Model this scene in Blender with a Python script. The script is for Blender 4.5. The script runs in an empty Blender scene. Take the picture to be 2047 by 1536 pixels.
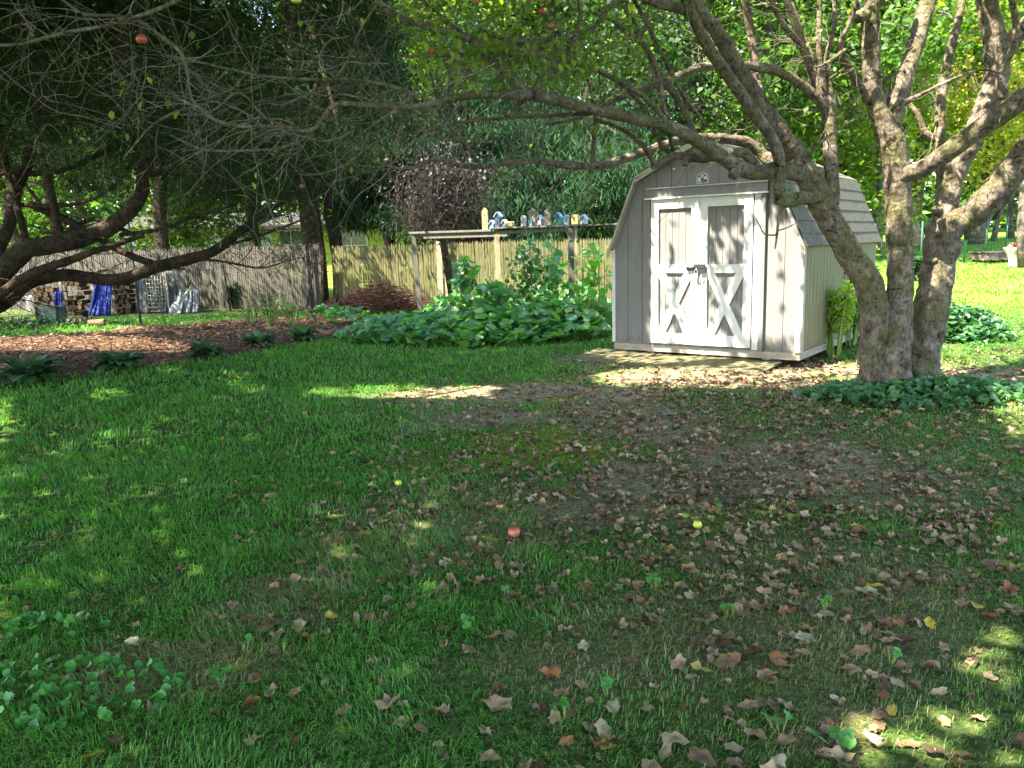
import bpy, math, random
import numpy as np
from mathutils import Vector, Matrix, noise as mnoise
sc = bpy.context.scene
PI = math.pi
rng = np.random.default_rng(7)
random.seed(7)

# ---------------------------------------------------------------- camera
F_PX, CX, CY = 1594.0, 1023.5, 768.0
PITCH, ROLL = math.radians(10.0), math.radians(-1.62)
CAM = np.array([0.0, 0.0, 1.5])
cp, sp = math.cos(PITCH), math.sin(PITCH)
cr, sr = math.cos(ROLL), math.sin(ROLL)
cam_d = bpy.data.cameras.new('camera')
cam = bpy.data.objects.new('camera', cam_d)
sc.collection.objects.link(cam)
right0, up0, fwd = Vector((1, 0, 0)), Vector((0, sp, cp)), Vector((0, cp, -sp))
R_ = right0 * cr + up0 * sr
U_ = right0 * (-sr) + up0 * cr
m = Matrix((R_, U_, -fwd)).transposed().to_4x4()
m.translation = Vector(CAM)
cam.matrix_world = m
cam_d.sensor_width = 36.0
cam_d.lens = 36.0 * F_PX / 2047.0
cam_d.clip_end = 2000.0
cam_d.clip_start = 0.05
sc.camera = cam

# ---------------------------------------------------------------- sky, sun, exposure
SUN = np.array([-0.50, -0.26, 0.83]); SUN = SUN / np.linalg.norm(SUN)
elev = math.asin(SUN[2]); azim = math.atan2(SUN[0], SUN[1])
world = bpy.data.worlds.new("World"); sc.world = world; world.use_nodes = True
wn = world.node_tree.nodes; wl = world.node_tree.links
bg = wn['Background']
sky = wn.new('ShaderNodeTexSky'); sky.sky_type = 'NISHITA'; sky.sun_disc = False
sky.sun_elevation = elev; sky.sun_rotation = azim; sky.air_density = 1.0; sky.dust_density = 1.0
wl.new(sky.outputs[0], bg.inputs[0]); bg.inputs[1].default_value = 0.15
sun_d = bpy.data.lights.new('sun', 'SUN'); sun_d.energy = 4.8; sun_d.angle = math.radians(0.5)
sun_d.color = (1.0, 0.94, 0.82)
sun = bpy.data.objects.new('sun', sun_d); sc.collection.objects.link(sun)
sun.rotation_euler = Vector(SUN).to_track_quat('Z', 'Y').to_euler()
sc.view_settings.view_transform = 'Standard'; sc.view_settings.look = 'None'
sc.view_settings.exposure = 2.88; sc.view_settings.gamma = 1.0
try:
    sc.view_settings.use_white_balance = True; sc.view_settings.white_balance_temperature = 6900; sc.view_settings.white_balance_tint = 10
except Exception: pass
try: sc.view_settings.use_curve_mapping = False
except Exception: pass
cy = sc.cycles
cy.max_bounces = 8; cy.diffuse_bounces = 4; cy.glossy_bounces = 2; cy.transmission_bounces = 4
cy.transparent_max_bounces = 8

# ---------------------------------------------------------------- projection helpers
def ray(px, py):
    u, v = (px - CX), (py - CY)
    u, v = u * cr + v * sr, -u * sr + v * cr
    yy, zz, x = 1.0, -v / F_PX, u / F_PX
    y = yy * cp + zz * sp; z = -yy * sp + zz * cp
    return np.array([x / y, 1.0, z / y])
def at(px, py, Y): return CAM + ray(px, py) * Y
def project(P):
    P = np.atleast_2d(P) - CAM
    yy = P[:, 1] * cp - P[:, 2] * sp; zz = P[:, 1] * sp + P[:, 2] * cp
    ok = yy > 0.05; yy = np.where(ok, yy, 0.05)
    u = P[:, 0] / yy * F_PX; v = -zz / yy * F_PX
    return CX + u * cr - v * sr, CY + u * sr + v * cr, ok
def hashn(ix, iy, iz=0, seed=0):
    h = (ix * 374761393 + iy * 668265263 + iz * 2147483647 + seed * 974634777) & 0xffffffff
    h = ((h ^ (h >> 13)) * 1274126177) & 0xffffffff
    return ((h ^ (h >> 16)) & 0xffff) / 65535.0
def vnoise(x, y, s=1.0, seed=0):
    x = np.asarray(x, float) / s; y = np.asarray(y, float) / s
    ix = np.floor(x).astype(np.int64); iy = np.floor(y).astype(np.int64)
    fx = x - ix; fy = y - iy; fx = fx * fx * (3 - 2 * fx); fy = fy * fy * (3 - 2 * fy)
    a = hashn(ix, iy, 0, seed); b = hashn(ix + 1, iy, 0, seed); c = hashn(ix, iy + 1, 0, seed); d = hashn(ix + 1, iy + 1, 0, seed)
    return (a * (1 - fx) + b * fx) * (1 - fy) + (c * (1 - fx) + d * fx) * fy
def fbm(x, y, s=1.0, seed=0): return 0.55 * vnoise(x, y, s, seed) + 0.3 * vnoise(x, y, s / 2.1, seed + 5) + 0.15 * vnoise(x, y, s / 4.3, seed + 9)
def sstep(a, b, x): t = np.clip((np.asarray(x, float) - a) / (b - a), 0, 1); return t * t * (3 - 2 * t)
def gz(x, y):
    x = np.asarray(x, float); y = np.asarray(y, float)
    w = sstep(2.5, 6.5, x)
    z = w * (0.05 * np.clip(y - 9, 0, 16) + 0.015 * np.clip(y - 25, 0, 60))
    z = z - 0.10 * sstep(13, 19, y) * (1 - w) * sstep(-6, 2, x)
    z = z + 0.05 * (fbm(x, y, 2.6, 3) - 0.5) + 0.016 * (fbm(x, y, 0.35, 4) - 0.5) * sstep(14, 8, y)
    z = z + 0.03 * np.exp(-(((x - 2.3) / 1.6) ** 2 + ((y - 9.6) / 1.4) ** 2))
    return z
def g1(x, y): return float(gz(np.array([x]), np.array([y]))[0])
def ground(px, py):
    d = ray(px, py); Y = 1.5 / max(-d[2], 1e-3)
    for _ in range(12):
        P = CAM + d * Y
        Y = (1.5 - g1(P[0], P[1])) / max(-d[2], 1e-3) * 0.6 + Y * 0.4
    P = CAM + d * Y; P[2] = g1(P[0], P[1]); return P

def groundv(px, py):
    u, v = px - CX, py - CY; u, v = u * cr + v * sr, -u * sr + v * cr; zz = -v / F_PX; y = cp + zz * sp; D = np.stack([u / F_PX / y, np.ones(len(px)), (-sp + zz * cp) / y], 1); dz = np.maximum(-D[:, 2], 1e-3); Y = 1.5 / dz
    for _ in range(12): Y = (1.5 - gz(D[:, 0] * Y, Y)) / dz * .6 + Y * .4
    P = CAM + D * Y[:, None]; P[:, 2] = gz(P[:, 0], P[:, 1]); return P

# ---------------------------------------------------------------- mesh helpers
def link(o): sc.collection.objects.link(o); return o
def tag(o, label=None, cat=None, group=None, kind=None):
    if label: o['label'] = label
    if cat: o['category'] = cat
    if group: o['group'] = group
    if kind: o['kind'] = kind
    return o
def empty(name, loc, rz=0.0, label=None, cat=None, group=None):
    o = bpy.data.objects.new(name, None); link(o); o.location = Vector(loc); o.rotation_euler = (0, 0, rz)
    o.empty_display_size = 0.1
    return tag(o, label, cat, group)
class MB:
    def __init__(s): s.v = []; s.f = []; s.sm = []
    def add(s, vs, fs, smooth=False):
        n = len(s.v); s.v += [tuple(v) for v in vs]; s.f += [tuple(i + n for i in f) for f in fs]; s.sm += [smooth] * len(fs)
    def box(s, c, d, rot=None, taper=1.0):
        hx, hy, hz = d[0] / 2, d[1] / 2, d[2] / 2
        vs = [Vector((x * (taper if z > 0 else 1), y * (taper if z > 0 else 1), z)) for z in (-hz, hz) for y in (-hy, hy) for x in (-hx, hx)]
        if rot is not None: vs = [rot @ v for v in vs]
        vs = [v + Vector(c) for v in vs]
        s.add(vs, [(0, 2, 3, 1), (4, 5, 7, 6), (0, 1, 5, 4), (2, 6, 7, 3), (0, 4, 6, 2), (1, 3, 7, 5)])
    def bar(s, a, b, w, t, up=(0, 0, 1)):
        a = Vector(a); b = Vector(b); d = b - a; L = d.length; z = d.normalized(); x = Vector(up).cross(z)
        if x.length < 1e-4: x = Vector((1, 0, 0)).cross(z)
        x.normalize(); y = z.cross(x); rot = Matrix((x, y, z)).transposed()
        s.box((a + b) / 2, (w, t, L), rot)
    def prism(s, poly, y0, y1):           # polygon in x,z extruded along y
        n = len(poly); vs = [(p[0], y0, p[1]) for p in poly] + [(p[0], y1, p[1]) for p in poly]
        fs = [tuple(range(n)), tuple(range(2 * n - 1, n - 1, -1))] + [(i, i + n, (i + 1) % n + n, (i + 1) % n) for i in range(n)]
        s.add(vs, fs)
    def tube(s, pts, rad, n=8, cap=True, bump=0.0, freq=6.0, smooth=True, seed=0.0):
        pts = [Vector(p) for p in pts]; rings = []; px_ = None
        for i, p in enumerate(pts):
            t = (pts[min(i + 1, len(pts) - 1)] - pts[max(i - 1, 0)])
            if t.length < 1e-6: t = Vector((0, 0, 1))
            t.normalize()
            if px_ is None: a = t.orthogonal().normalized()
            else:
                a = px_ - t * px_.dot(t); a = a.normalized() if a.length > 1e-5 else t.orthogonal().normalized()
            px_ = a; b = t.cross(a); ring = []
            for k in range(n):
                th = 2 * PI * k / n; d = a * math.cos(th) + b * math.sin(th); r = rad[i]
                if bump:
                    q = (p + d * r) * freq + Vector((seed, seed, seed))
                    nn = mnoise.noise(q) + 0.5 * mnoise.noise(q * 2.7) + (0.35 * abs(mnoise.noise(q * 6.5)) if n > 20 else 0)
                    lump = max(0.0, mnoise.noise(q * 0.55 + Vector((9, 3, 5))) - 0.25) * 1.6
                    r *= 1 + bump * nn + bump * 1.3 * lump
                ring.append(p + d * r)
            rings.append(ring)
        vs = [v for r in rings for v in r]; fs = []
        for i in range(len(rings) - 1):
            for k in range(n):
                a0 = i * n + k; a1 = i * n + (k + 1) % n
                fs.append((a0, a1, a1 + n, a0 + n))
        if cap: fs.append(tuple(range(n - 1, -1, -1))); fs.append(tuple(range((len(rings) - 1) * n, len(rings) * n)))
        s.add(vs, fs, smooth)
    def lathe(s, prof, n=20, c=(0, 0, 0), smooth=True, close=True):
        vs = [(c[0] + r * math.cos(2 * PI * k / n), c[1] + r * math.sin(2 * PI * k / n), c[2] + z) for r, z in prof for k in range(n)]
        fs = [(i * n + k, i * n + (k + 1) % n, (i + 1) * n + (k + 1) % n, (i + 1) * n + k) for i in range(len(prof) - 1) for k in range(n)]
        if close: fs.append(tuple(range(n - 1, -1, -1)))
        s.add(vs, fs, smooth)
    def build(s, name, mat, parent=None):
        me = bpy.data.meshes.new(name); me.from_pydata([tuple(v) for v in s.v], [], s.f)
        me.polygons.foreach_set('use_smooth', s.sm); me.materials.append(mat); me.update()
        o = bpy.data.objects.new(name, me); link(o); o.parent = parent; return o
def npmesh(name, V, Fq, mat, parent=None, smooth=False, col=None):
    """V (N,3); Fq (M,4) or (M,3) index arrays"""
    V = np.asarray(V, np.float32); Fq = np.asarray(Fq, np.int32); k = Fq.shape[1]
    me = bpy.data.meshes.new(name)
    me.vertices.add(len(V)); me.vertices.foreach_set('co', V.ravel())
    me.loops.add(Fq.size); me.loops.foreach_set('vertex_index', Fq.ravel())
    me.polygons.add(len(Fq)); me.polygons.foreach_set('loop_start', np.arange(0, Fq.size, k, dtype=np.int32))
    me.update(calc_edges=True)
    if smooth: me.polygons.foreach_set('use_smooth', [True] * len(Fq))
    if col is not None:
        at_ = me.color_attributes.new('soil', 'FLOAT_COLOR', 'POINT'); at_.data.foreach_set('color', np.asarray(col, np.float32).ravel())
    me.materials.append(mat)
    o = bpy.data.objects.new(name, me); link(o); o.parent = parent; return o
def unit(a): return a / np.maximum(np.linalg.norm(a, axis=-1, keepdims=True), 1e-9)
def leaf_quads(P, D, N, L, W, fold=0.15, mid=0.45):
    """diamond leaves: base P, direction D, normal N"""
    P = np.asarray(P); D = unit(D); S = unit(np.cross(D, N)); N2 = np.cross(S, D)
    L = np.broadcast_to(np.asarray(L, float), (len(P),))[:, None]; W = np.broadcast_to(np.asarray(W, float), (len(P),))[:, None]
    a = P; c = P + D * L - N2 * L * fold
    b = P + D * L * mid + S * W / 2 + N2 * W * fold; d = P + D * L * mid - S * W / 2 + N2 * W * fold
    V = np.stack([a, b, c, d], 1).reshape(-1, 3); n = len(P)
    return V, np.arange(4 * n).reshape(n, 4)
def rdirs(n, zs=1.0):
    d = rng.normal(size=(n, 3)); d[:, 2] *= zs; return unit(d)

# ---------------------------------------------------------------- materials
def mat_base(name):
    mt = bpy.data.materials.new(name); mt.use_nodes = True; return mt, mt.node_tree.nodes, mt.node_tree.links
def ramp(nodes, stops):
    r = nodes.new('ShaderNodeValToRGB'); e = r.color_ramp.elements
    while len(e) > 1: e.remove(e[-1])
    e[0].position = stops[0][0]; e[0].color = (*stops[0][1], 1)
    for p, c in stops[1:]: k = e.new(p); k.color = (*c, 1)
    return r
def noise_mat(name, stops, scale=8.0, rough=0.85, bump=0.3, stretch=(1, 1, 1), spec=0.2, detail=6.0, bdist=0.01, scale2=None, metallic=0.0, dirt=None):
    mt, n, l = mat_base(name); b = n['Principled BSDF']
    tc = n.new('ShaderNodeTexCoord'); mp = n.new('ShaderNodeMapping'); mp.inputs['Scale'].default_value = stretch
    nz = n.new('ShaderNodeTexNoise'); nz.inputs['Scale'].default_value = scale; nz.inputs['Detail'].default_value = detail; nz.inputs['Roughness'].default_value = 0.65
    l.new(tc.outputs['Object'], mp.inputs[0]); l.new(mp.outputs[0], nz.inputs[0])
    r = ramp(n, stops); l.new(nz.outputs[0], r.inputs[0]); l.new(r.outputs[0], b.inputs['Base Color'])
    if dirt:      # mud splash and mildew that creep up irregularly from the foot of the wall
        sx = n.new('ShaderNodeSeparateXYZ'); l.new(tc.outputs['Object'], sx.inputs[0]); dn = n.new('ShaderNodeTexNoise'); dn.inputs['Scale'].default_value = 9; dn.inputs['Detail'].default_value = 8; dn.inputs['Roughness'].default_value = 0.75; l.new(tc.outputs['Object'], dn.inputs[0])
        ma = n.new('ShaderNodeMath'); ma.operation = 'MULTIPLY_ADD'; ma.inputs[1].default_value = -0.85; l.new(sx.outputs[2], ma.inputs[0]); l.new(dn.outputs[0], ma.inputs[2])
        dr = ramp(n, [(0.40, (0, 0, 0)), (0.62, (.8, .8, .8))]); l.new(ma.outputs[0], dr.inputs[0]); dm = n.new('ShaderNodeMix'); dm.data_type = 'RGBA'; l.new(dr.outputs[0], dm.inputs[0]); l.new(r.outputs[0], dm.inputs[6]); dm.inputs[7].default_value = (*dirt, 1); l.new(dm.outputs[2], b.inputs['Base Color'])
    b.inputs['Roughness'].default_value = rough; b.inputs['Specular IOR Level'].default_value = spec; b.inputs['Metallic'].default_value = metallic
    if bump:
        n2 = n.new('ShaderNodeTexNoise'); n2.inputs['Scale'].default_value = scale2 or scale * 2.5; n2.inputs['Detail'].default_value = 8
        l.new(mp.outputs[0], n2.inputs[0]); bp = n.new('ShaderNodeBump'); bp.inputs['Strength'].default_value = bump; bp.inputs['Distance'].default_value = bdist
        l.new(n2.outputs[0], bp.inputs['Height']); l.new(bp.outputs[0], b.inputs['Normal'])
    return mt
def leaf_mat(name, cols, trans=0.4, rough=0.55, spec=0.3, tint=(1.15, 1.25, 0.5), nscale=1.5):
    mt, n, l = mat_base(name); b = n['Principled BSDF']; out = n['Material Output']
    geo = n.new('ShaderNodeNewGeometry'); tc = n.new('ShaderNodeTexCoord'); nz = n.new('ShaderNodeTexNoise'); nz.inputs['Scale'].default_value = nscale; nz.inputs['Detail'].default_value = 3
    l.new(tc.outputs['Object'], nz.inputs[0])
    mx = n.new('ShaderNodeMath'); mx.operation = 'MULTIPLY_ADD'; mx.inputs[1].default_value = 0.6; l.new(geo.outputs['Random Per Island'], mx.inputs[0])
    m2 = n.new('ShaderNodeMath'); m2.operation = 'MULTIPLY'; m2.inputs[1].default_value = 0.5; l.new(nz.outputs[0], m2.inputs[0]); l.new(m2.outputs[0], mx.inputs[2])
    k = len(cols); r = ramp(n, [(0.05 + 0.9 * i / max(1, k - 1), c) for i, c in enumerate(cols)])
    l.new(mx.outputs[0], r.inputs[0]); l.new(r.outputs[0], b.inputs['Base Color'])
    b.inputs['Roughness'].default_value = rough; b.inputs['Specular IOR Level'].default_value = spec
    if trans > 0:
        tr = n.new('ShaderNodeBsdfTranslucent'); tm = n.new('ShaderNodeMix'); tm.data_type = 'RGBA'; tm.blend_type = 'MULTIPLY'; tm.inputs[0].default_value = 1.0
        tm.inputs[7].default_value = (*[t * 1.6 for t in tint], 1); l.new(r.outputs[0], tm.inputs[6]); l.new(tm.outputs[2], tr.inputs[0])
        ms = n.new('ShaderNodeMixShader'); ms.inputs[0].default_value = trans
        l.new(b.outputs[0], ms.inputs[1]); l.new(tr.outputs[0], ms.inputs[2]); l.new(ms.outputs[0], out.inputs[0])
    return mt
def plain(name, col, rough=0.6, spec=0.3, metallic=0.0):
    a = tuple(c * 0.88 for c in col); b = tuple(min(1, c * 1.08) for c in col)
    return noise_mat(name, [(0.3, a), (0.7, b)], 14.0, rough, 0.08, spec=spec, bdist=0.003, metallic=metallic)
def bark_mat(name, dark, mid, light, scale=9.0, lichen=None, spots=True):
    mt, n, l = mat_base(name); b = n['Principled BSDF']; tc = n.new('ShaderNodeTexCoord')
    nz = n.new('ShaderNodeTexNoise'); nz.inputs['Scale'].default_value = scale; nz.inputs['Detail'].default_value = 8; nz.inputs['Roughness'].default_value = 0.7
    l.new(tc.outputs['Object'], nz.inputs[0]); r = ramp(n, [(0.32, dark), (0.45, mid), (0.68, light)]); l.new(nz.outputs[0], r.inputs[0]); col = r.outputs[0]
    if lichen:
        n3 = n.new('ShaderNodeTexNoise'); n3.inputs['Scale'].default_value = 3.5; n3.inputs['Detail'].default_value = 4; l.new(tc.outputs['Object'], n3.inputs[0])
        r3 = ramp(n, [(0.48, (0, 0, 0)), (0.62, (0.75, 0.75, 0.75))]); l.new(n3.outputs[0], r3.inputs[0])
        mx = n.new('ShaderNodeMix'); mx.data_type = 'RGBA'; l.new(r3.outputs[0], mx.inputs[0]); l.new(col, mx.inputs[6]); mx.inputs[7].default_value = (*lichen, 1); col = mx.outputs[2]
    wz = n.new('ShaderNodeTexNoise'); wz.inputs['Scale'].default_value = 6.0; wz.inputs['Detail'].default_value = 4; l.new(tc.outputs['Object'], wz.inputs[0])
    wm = n.new('ShaderNodeVectorMath'); wm.operation = 'MULTIPLY_ADD'; wm.inputs[1].default_value = (0.35, 0.35, 0.35); l.new(wz.outputs[1], wm.inputs[0]); l.new(tc.outputs['Object'], wm.inputs[2])
    mq = n.new('ShaderNodeMapping'); mq.inputs['Scale'].default_value = (0.7, 0.7, 1.5); l.new(wm.outputs[0], mq.inputs[0])
    vo = n.new('ShaderNodeTexVoronoi'); vo.inputs['Scale'].default_value = 9.0; l.new(mq.outputs[0], vo.inputs[0])
    if spots:
        r4 = ramp(n, [(0.10, (.9, .9, .9)), (0.22, (0, 0, 0))]); l.new(vo.outputs[0], r4.inputs[0])
        mx = n.new('ShaderNodeMix'); mx.data_type = 'RGBA'; l.new(r4.outputs[0], mx.inputs[0]); l.new(col, mx.inputs[6]); mx.inputs[7].default_value = (dark[0] * 0.5, dark[1] * 0.5, dark[2] * 0.5, 1); col = mx.outputs[2]
    fz = n.new('ShaderNodeTexNoise'); fz.inputs['Scale'].default_value = 42; fz.inputs['Detail'].default_value = 8; fz.inputs['Roughness'].default_value = 0.8; fm = n.new('ShaderNodeMapping'); fm.inputs['Scale'].default_value = (1, 1, .45); l.new(tc.outputs['Object'], fm.inputs[0]); l.new(fm.outputs[0], fz.inputs[0])
    fr = ramp(n, [(0.36, (.30, .28, .26)), (0.52, (1, 1, 1)), (0.7, (1.35, 1.32, 1.28))]); l.new(fz.outputs[0], fr.inputs[0]); fx = n.new('ShaderNodeMix'); fx.data_type = 'RGBA'; fx.blend_type = 'MULTIPLY'; fx.inputs[0].default_value = 1.0; l.new(col, fx.inputs[6]); l.new(fr.outputs[0], fx.inputs[7]); col = fx.outputs[2]
    l.new(col, b.inputs['Base Color']); b.inputs['Roughness'].default_value = 0.9; b.inputs['Specular IOR Level'].default_value = 0.15
    wv = n.new('ShaderNodeTexNoise'); wv.inputs['Scale'].default_value = 30.0; wv.inputs['Detail'].default_value = 9; wv.inputs['Roughness'].default_value = 0.75
    mp = n.new('ShaderNodeMapping'); mp.inputs['Scale'].default_value = (1, 1, 0.6); l.new(tc.outputs['Object'], mp.inputs[0]); l.new(mp.outputs[0], wv.inputs[0])
    bp = n.new('ShaderNodeBump'); bp.inputs['Strength'].default_value = 1.0; bp.inputs['Distance'].default_value = 0.035; l.new(wv.outputs[0], bp.inputs['Height'])
    b2 = n.new('ShaderNodeBump'); b2.inputs['Strength'].default_value = 0.8; b2.inputs['Distance'].default_value = 0.03; l.new(vo.outputs[0], b2.inputs['Height']); l.new(bp.outputs[0], b2.inputs['Normal'])
    l.new(b2.outputs[0], b.inputs['Normal']); return mt

M_bark = bark_mat('bark_apple', (0.05, 0.038, 0.028), (0.15, 0.12, 0.09), (0.32, 0.27, 0.205), 9.0, (0.13, 0.125, 0.05))
M_bark_twig = bark_mat('bark_twig', (0.10, 0.085, 0.06), (0.20, 0.18, 0.14), (0.34, 0.31, 0.24), 12.0, (0.20, 0.20, 0.11), spots=False)
M_bark_con = bark_mat('bark_conifer', (0.014, 0.010, 0.007), (0.04, 0.028, 0.019), (0.09, 0.065, 0.042), 7.0, spots=False)
M_bark_bg = bark_mat('bark_far', (0.05, 0.04, 0.032), (0.12, 0.095, 0.075), (0.22, 0.18, 0.15), 5.0, spots=False)
M_bark_red = bark_mat('bark_reddish', (0.12, 0.06, 0.045), (0.28, 0.16, 0.12), (0.45, 0.30, 0.24), 5.0, spots=False)
M_needle = leaf_mat('conifer_needles', [(0.007, 0.017, 0.008), (0.013, 0.032, 0.013), (0.022, 0.048, 0.016), (0.035, 0.032, 0.016)], 0.12, rough=0.9, spec=0.04, tint=(0.9, 1.0, 0.5))
M_needle2 = leaf_mat('conifer_blue_needles', [(0.010, 0.028, 0.015), (0.02, 0.055, 0.025), (0.035, 0.085, 0.03)], 0.2, rough=0.8, spec=0.08, tint=(0.9, 1.0, 0.5))
M_leafA = leaf_mat('leaves_mid', [(0.020, 0.05, 0.014), (0.035, 0.09, 0.018), (0.065, 0.135, 0.022), (0.11, 0.18, 0.03)], 0.4)
M_leafB = leaf_mat('leaves_lime', [(0.035, 0.08, 0.014), (0.075, 0.14, 0.02), (0.13, 0.20, 0.026), (0.20, 0.25, 0.035)], 0.45)
M_leafC = leaf_mat('leaves_deep', [(0.012, 0.034, 0.014), (0.022, 0.058, 0.02), (0.045, 0.095, 0.025)], 0.35)
M_leafY = leaf_mat('leaves_yellowing', [(0.12, 0.20, 0.03), (0.24, 0.30, 0.04), (0.36, 0.34, 0.06), (0.30, 0.20, 0.10)], 0.5)
M_squash = leaf_mat('leaves_squash', [(0.04, 0.11, 0.05), (0.06, 0.18, 0.075), (0.085, 0.24, 0.085), (0.12, 0.30, 0.065), (0.26, 0.34, 0.06)], 0.3, rough=0.42, spec=0.5, tint=(0.9, 1.2, 0.5))
M_hosta = leaf_mat('leaves_hosta', [(0.03, 0.075, 0.035), (0.05, 0.13, 0.05), (0.09, 0.20, 0.06)], 0.2, rough=0.38, spec=0.5)
M_ivy = leaf_mat('leaves_ivy', [(0.02, 0.07, 0.03), (0.035, 0.11, 0.045), (0.055, 0.15, 0.05), (0.08, 0.2, 0.05)], 0.25, rough=0.4, spec=0.5)
M_violet = leaf_mat('leaves_violet', [(0.03, 0.13, 0.03), (0.05, 0.20, 0.04), (0.10, 0.29, 0.05)], 0.3, rough=0.45, spec=0.4)
M_balsam = leaf_mat('leaves_balsam', [(0.14, 0.27, 0.03), (0.24, 0.38, 0.04), (0.36, 0.44, 0.07)], 0.4)
M_grass = leaf_mat('grass_blades', [(0.035, 0.13, 0.022), (0.06, 0.22, 0.036), (0.095, 0.30, 0.05), (0.19, 0.36, 0.075)], 0.35, rough=0.5, tint=(1.0, 1.2, 0.5), nscale=0.9)
M_grass2 = leaf_mat('olive_grass', [(0.08, 0.125, 0.028), (0.12, 0.18, 0.045), (0.17, 0.23, 0.065), (0.24, 0.23, 0.10)], 0.3, rough=0.5, tint=(1.1, 1.1, 0.5))
M_straw = leaf_mat('dry_grass', [(0.16, 0.14, 0.07), (0.26, 0.22, 0.12), (0.34, 0.28, 0.16)], 0.2)
M_stem = plain('green_stem', (0.16, 0.26, 0.05)); M_stemy = plain('yellow_stem', (0.42, 0.42, 0.06))
def litter_mat(name, cols):
    mt, n, l = mat_base(name); b = n['Principled BSDF']; geo = n.new('ShaderNodeNewGeometry'); oi = n.new('ShaderNodeObjectInfo'); tc = n.new('ShaderNodeTexCoord')
    ad = n.new('ShaderNodeMath'); ad.operation = 'ADD'; l.new(geo.outputs['Random Per Island'], ad.inputs[0]); l.new(oi.outputs['Random'], ad.inputs[1])
    fr = n.new('ShaderNodeMath'); fr.operation = 'FRACT'; l.new(ad.outputs[0], fr.inputs[0])
    nz = n.new('ShaderNodeTexNoise'); nz.inputs['Scale'].default_value = 40; nz.inputs['Detail'].default_value = 5; l.new(tc.outputs['Object'], nz.inputs[0])
    k = len(cols); r = ramp(n, [(0.02 + 0.96 * i / max(1, k - 1), c) for i, c in enumerate(cols)]); l.new(fr.outputs[0], r.inputs[0])
    mx = n.new('ShaderNodeMix'); mx.data_type = 'RGBA'; mx.blend_type = 'MULTIPLY'; mx.inputs[0].default_value = 0.7
    r2 = ramp(n, [(0.3, (0.45, 0.42, 0.4)), (0.6, (1.15, 1.1, 1.05))]); l.new(nz.outputs[0], r2.inputs[0]); l.new(r.outputs[0], mx.inputs[6]); l.new(r2.outputs[0], mx.inputs[7])
    l.new(mx.outputs[2], b.inputs['Base Color']); b.inputs['Roughness'].default_value = 0.6; b.inputs['Specular IOR Level'].default_value = 0.35; return mt
M_litter = litter_mat('fallen_leaf_brown', [(0.09, 0.05, 0.025), (0.18, 0.11, 0.058), (0.29, 0.19, 0.105), (0.13, 0.062, 0.028), (0.40, 0.29, 0.175), (0.05, 0.03, 0.016), (0.21, 0.14, 0.075), (0.33, 0.20, 0.10)])
M_litter_o = litter_mat('fallen_leaf_orange', [(0.30, 0.12, 0.04), (0.22, 0.085, 0.04)])
M_litter_y = litter_mat('fallen_leaf_yellow', [(0.45, 0.32, 0.03), (0.34, 0.26, 0.06)])
M_litter_p = litter_mat('fallen_leaf_pale', [(0.38, 0.33, 0.22), (0.30, 0.27, 0.17)])

# ground colour from the soil attribute: R = bare earth, G = moss, B = dry thatch
def ground_mat():
    mt, n, l = mat_base('lawn_soil'); b = n['Principled BSDF']; at_ = n.new('ShaderNodeAttribute'); at_.attribute_name = 'soil'
    sep = n.new('ShaderNodeSeparateColor'); l.new(at_.outputs['Color'], sep.inputs[0]); tc = n.new('ShaderNodeTexCoord')
    def nz(scale, stops, det=7):
        x = n.new('ShaderNodeTexNoise'); x.inputs['Scale'].default_value = scale; x.inputs['Detail'].default_value = det; x.inputs['Roughness'].default_value = 0.7; l.new(tc.outputs['Object'], x.inputs[0])
        r = ramp(n, stops); l.new(x.outputs[0], r.inputs[0]); return r.outputs[0]
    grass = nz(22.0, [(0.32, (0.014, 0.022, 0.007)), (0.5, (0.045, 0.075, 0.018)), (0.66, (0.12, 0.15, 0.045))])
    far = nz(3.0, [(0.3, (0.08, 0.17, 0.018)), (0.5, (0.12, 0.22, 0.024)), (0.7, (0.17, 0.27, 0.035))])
    dirt = nz(34.0, [(0.36, (0.08, 0.056, 0.034)), (0.5, (0.23, 0.172, 0.112)), (0.64, (0.42, 0.33, 0.23))])
    moss = nz(18.0, [(0.33, (0.05, 0.085, 0.01)), (0.6, (0.17, 0.21, 0.02))])
    thatch = nz(50.0, [(0.35, (0.05, 0.045, 0.02)), (0.5, (0.14, 0.12, 0.06)), (0.65, (0.28, 0.23, 0.13))])
    def mix(f, a, c):
        x = n.new('ShaderNodeMix'); x.data_type = 'RGBA'; l.new(f, x.inputs[0]); l.new(a, x.inputs[6]); l.new(c, x.inputs[7]); return x.outputs[2]
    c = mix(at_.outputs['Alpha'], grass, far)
    c = mix(sep.outputs[2], c, thatch); c = mix(sep.outputs[0], c, dirt); c = mix(sep.outputs[1], c, moss); l.new(c, b.inputs['Base Color'])
    b.inputs['Roughness'].default_value = 0.95; b.inputs['Specular IOR Level'].default_value = 0.1
    x = n.new('ShaderNodeTexNoise'); x.inputs['Scale'].default_value = 45; x.inputs['Detail'].default_value = 8; l.new(tc.outputs['Object'], x.inputs[0])
    bp = n.new('ShaderNodeBump'); bp.inputs['Strength'].default_value = 0.8; bp.inputs['Distance'].default_value = 0.02; l.new(x.outputs[0], bp.inputs['Height']); l.new(bp.outputs[0], b.inputs['Normal'])
    return mt

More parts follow.
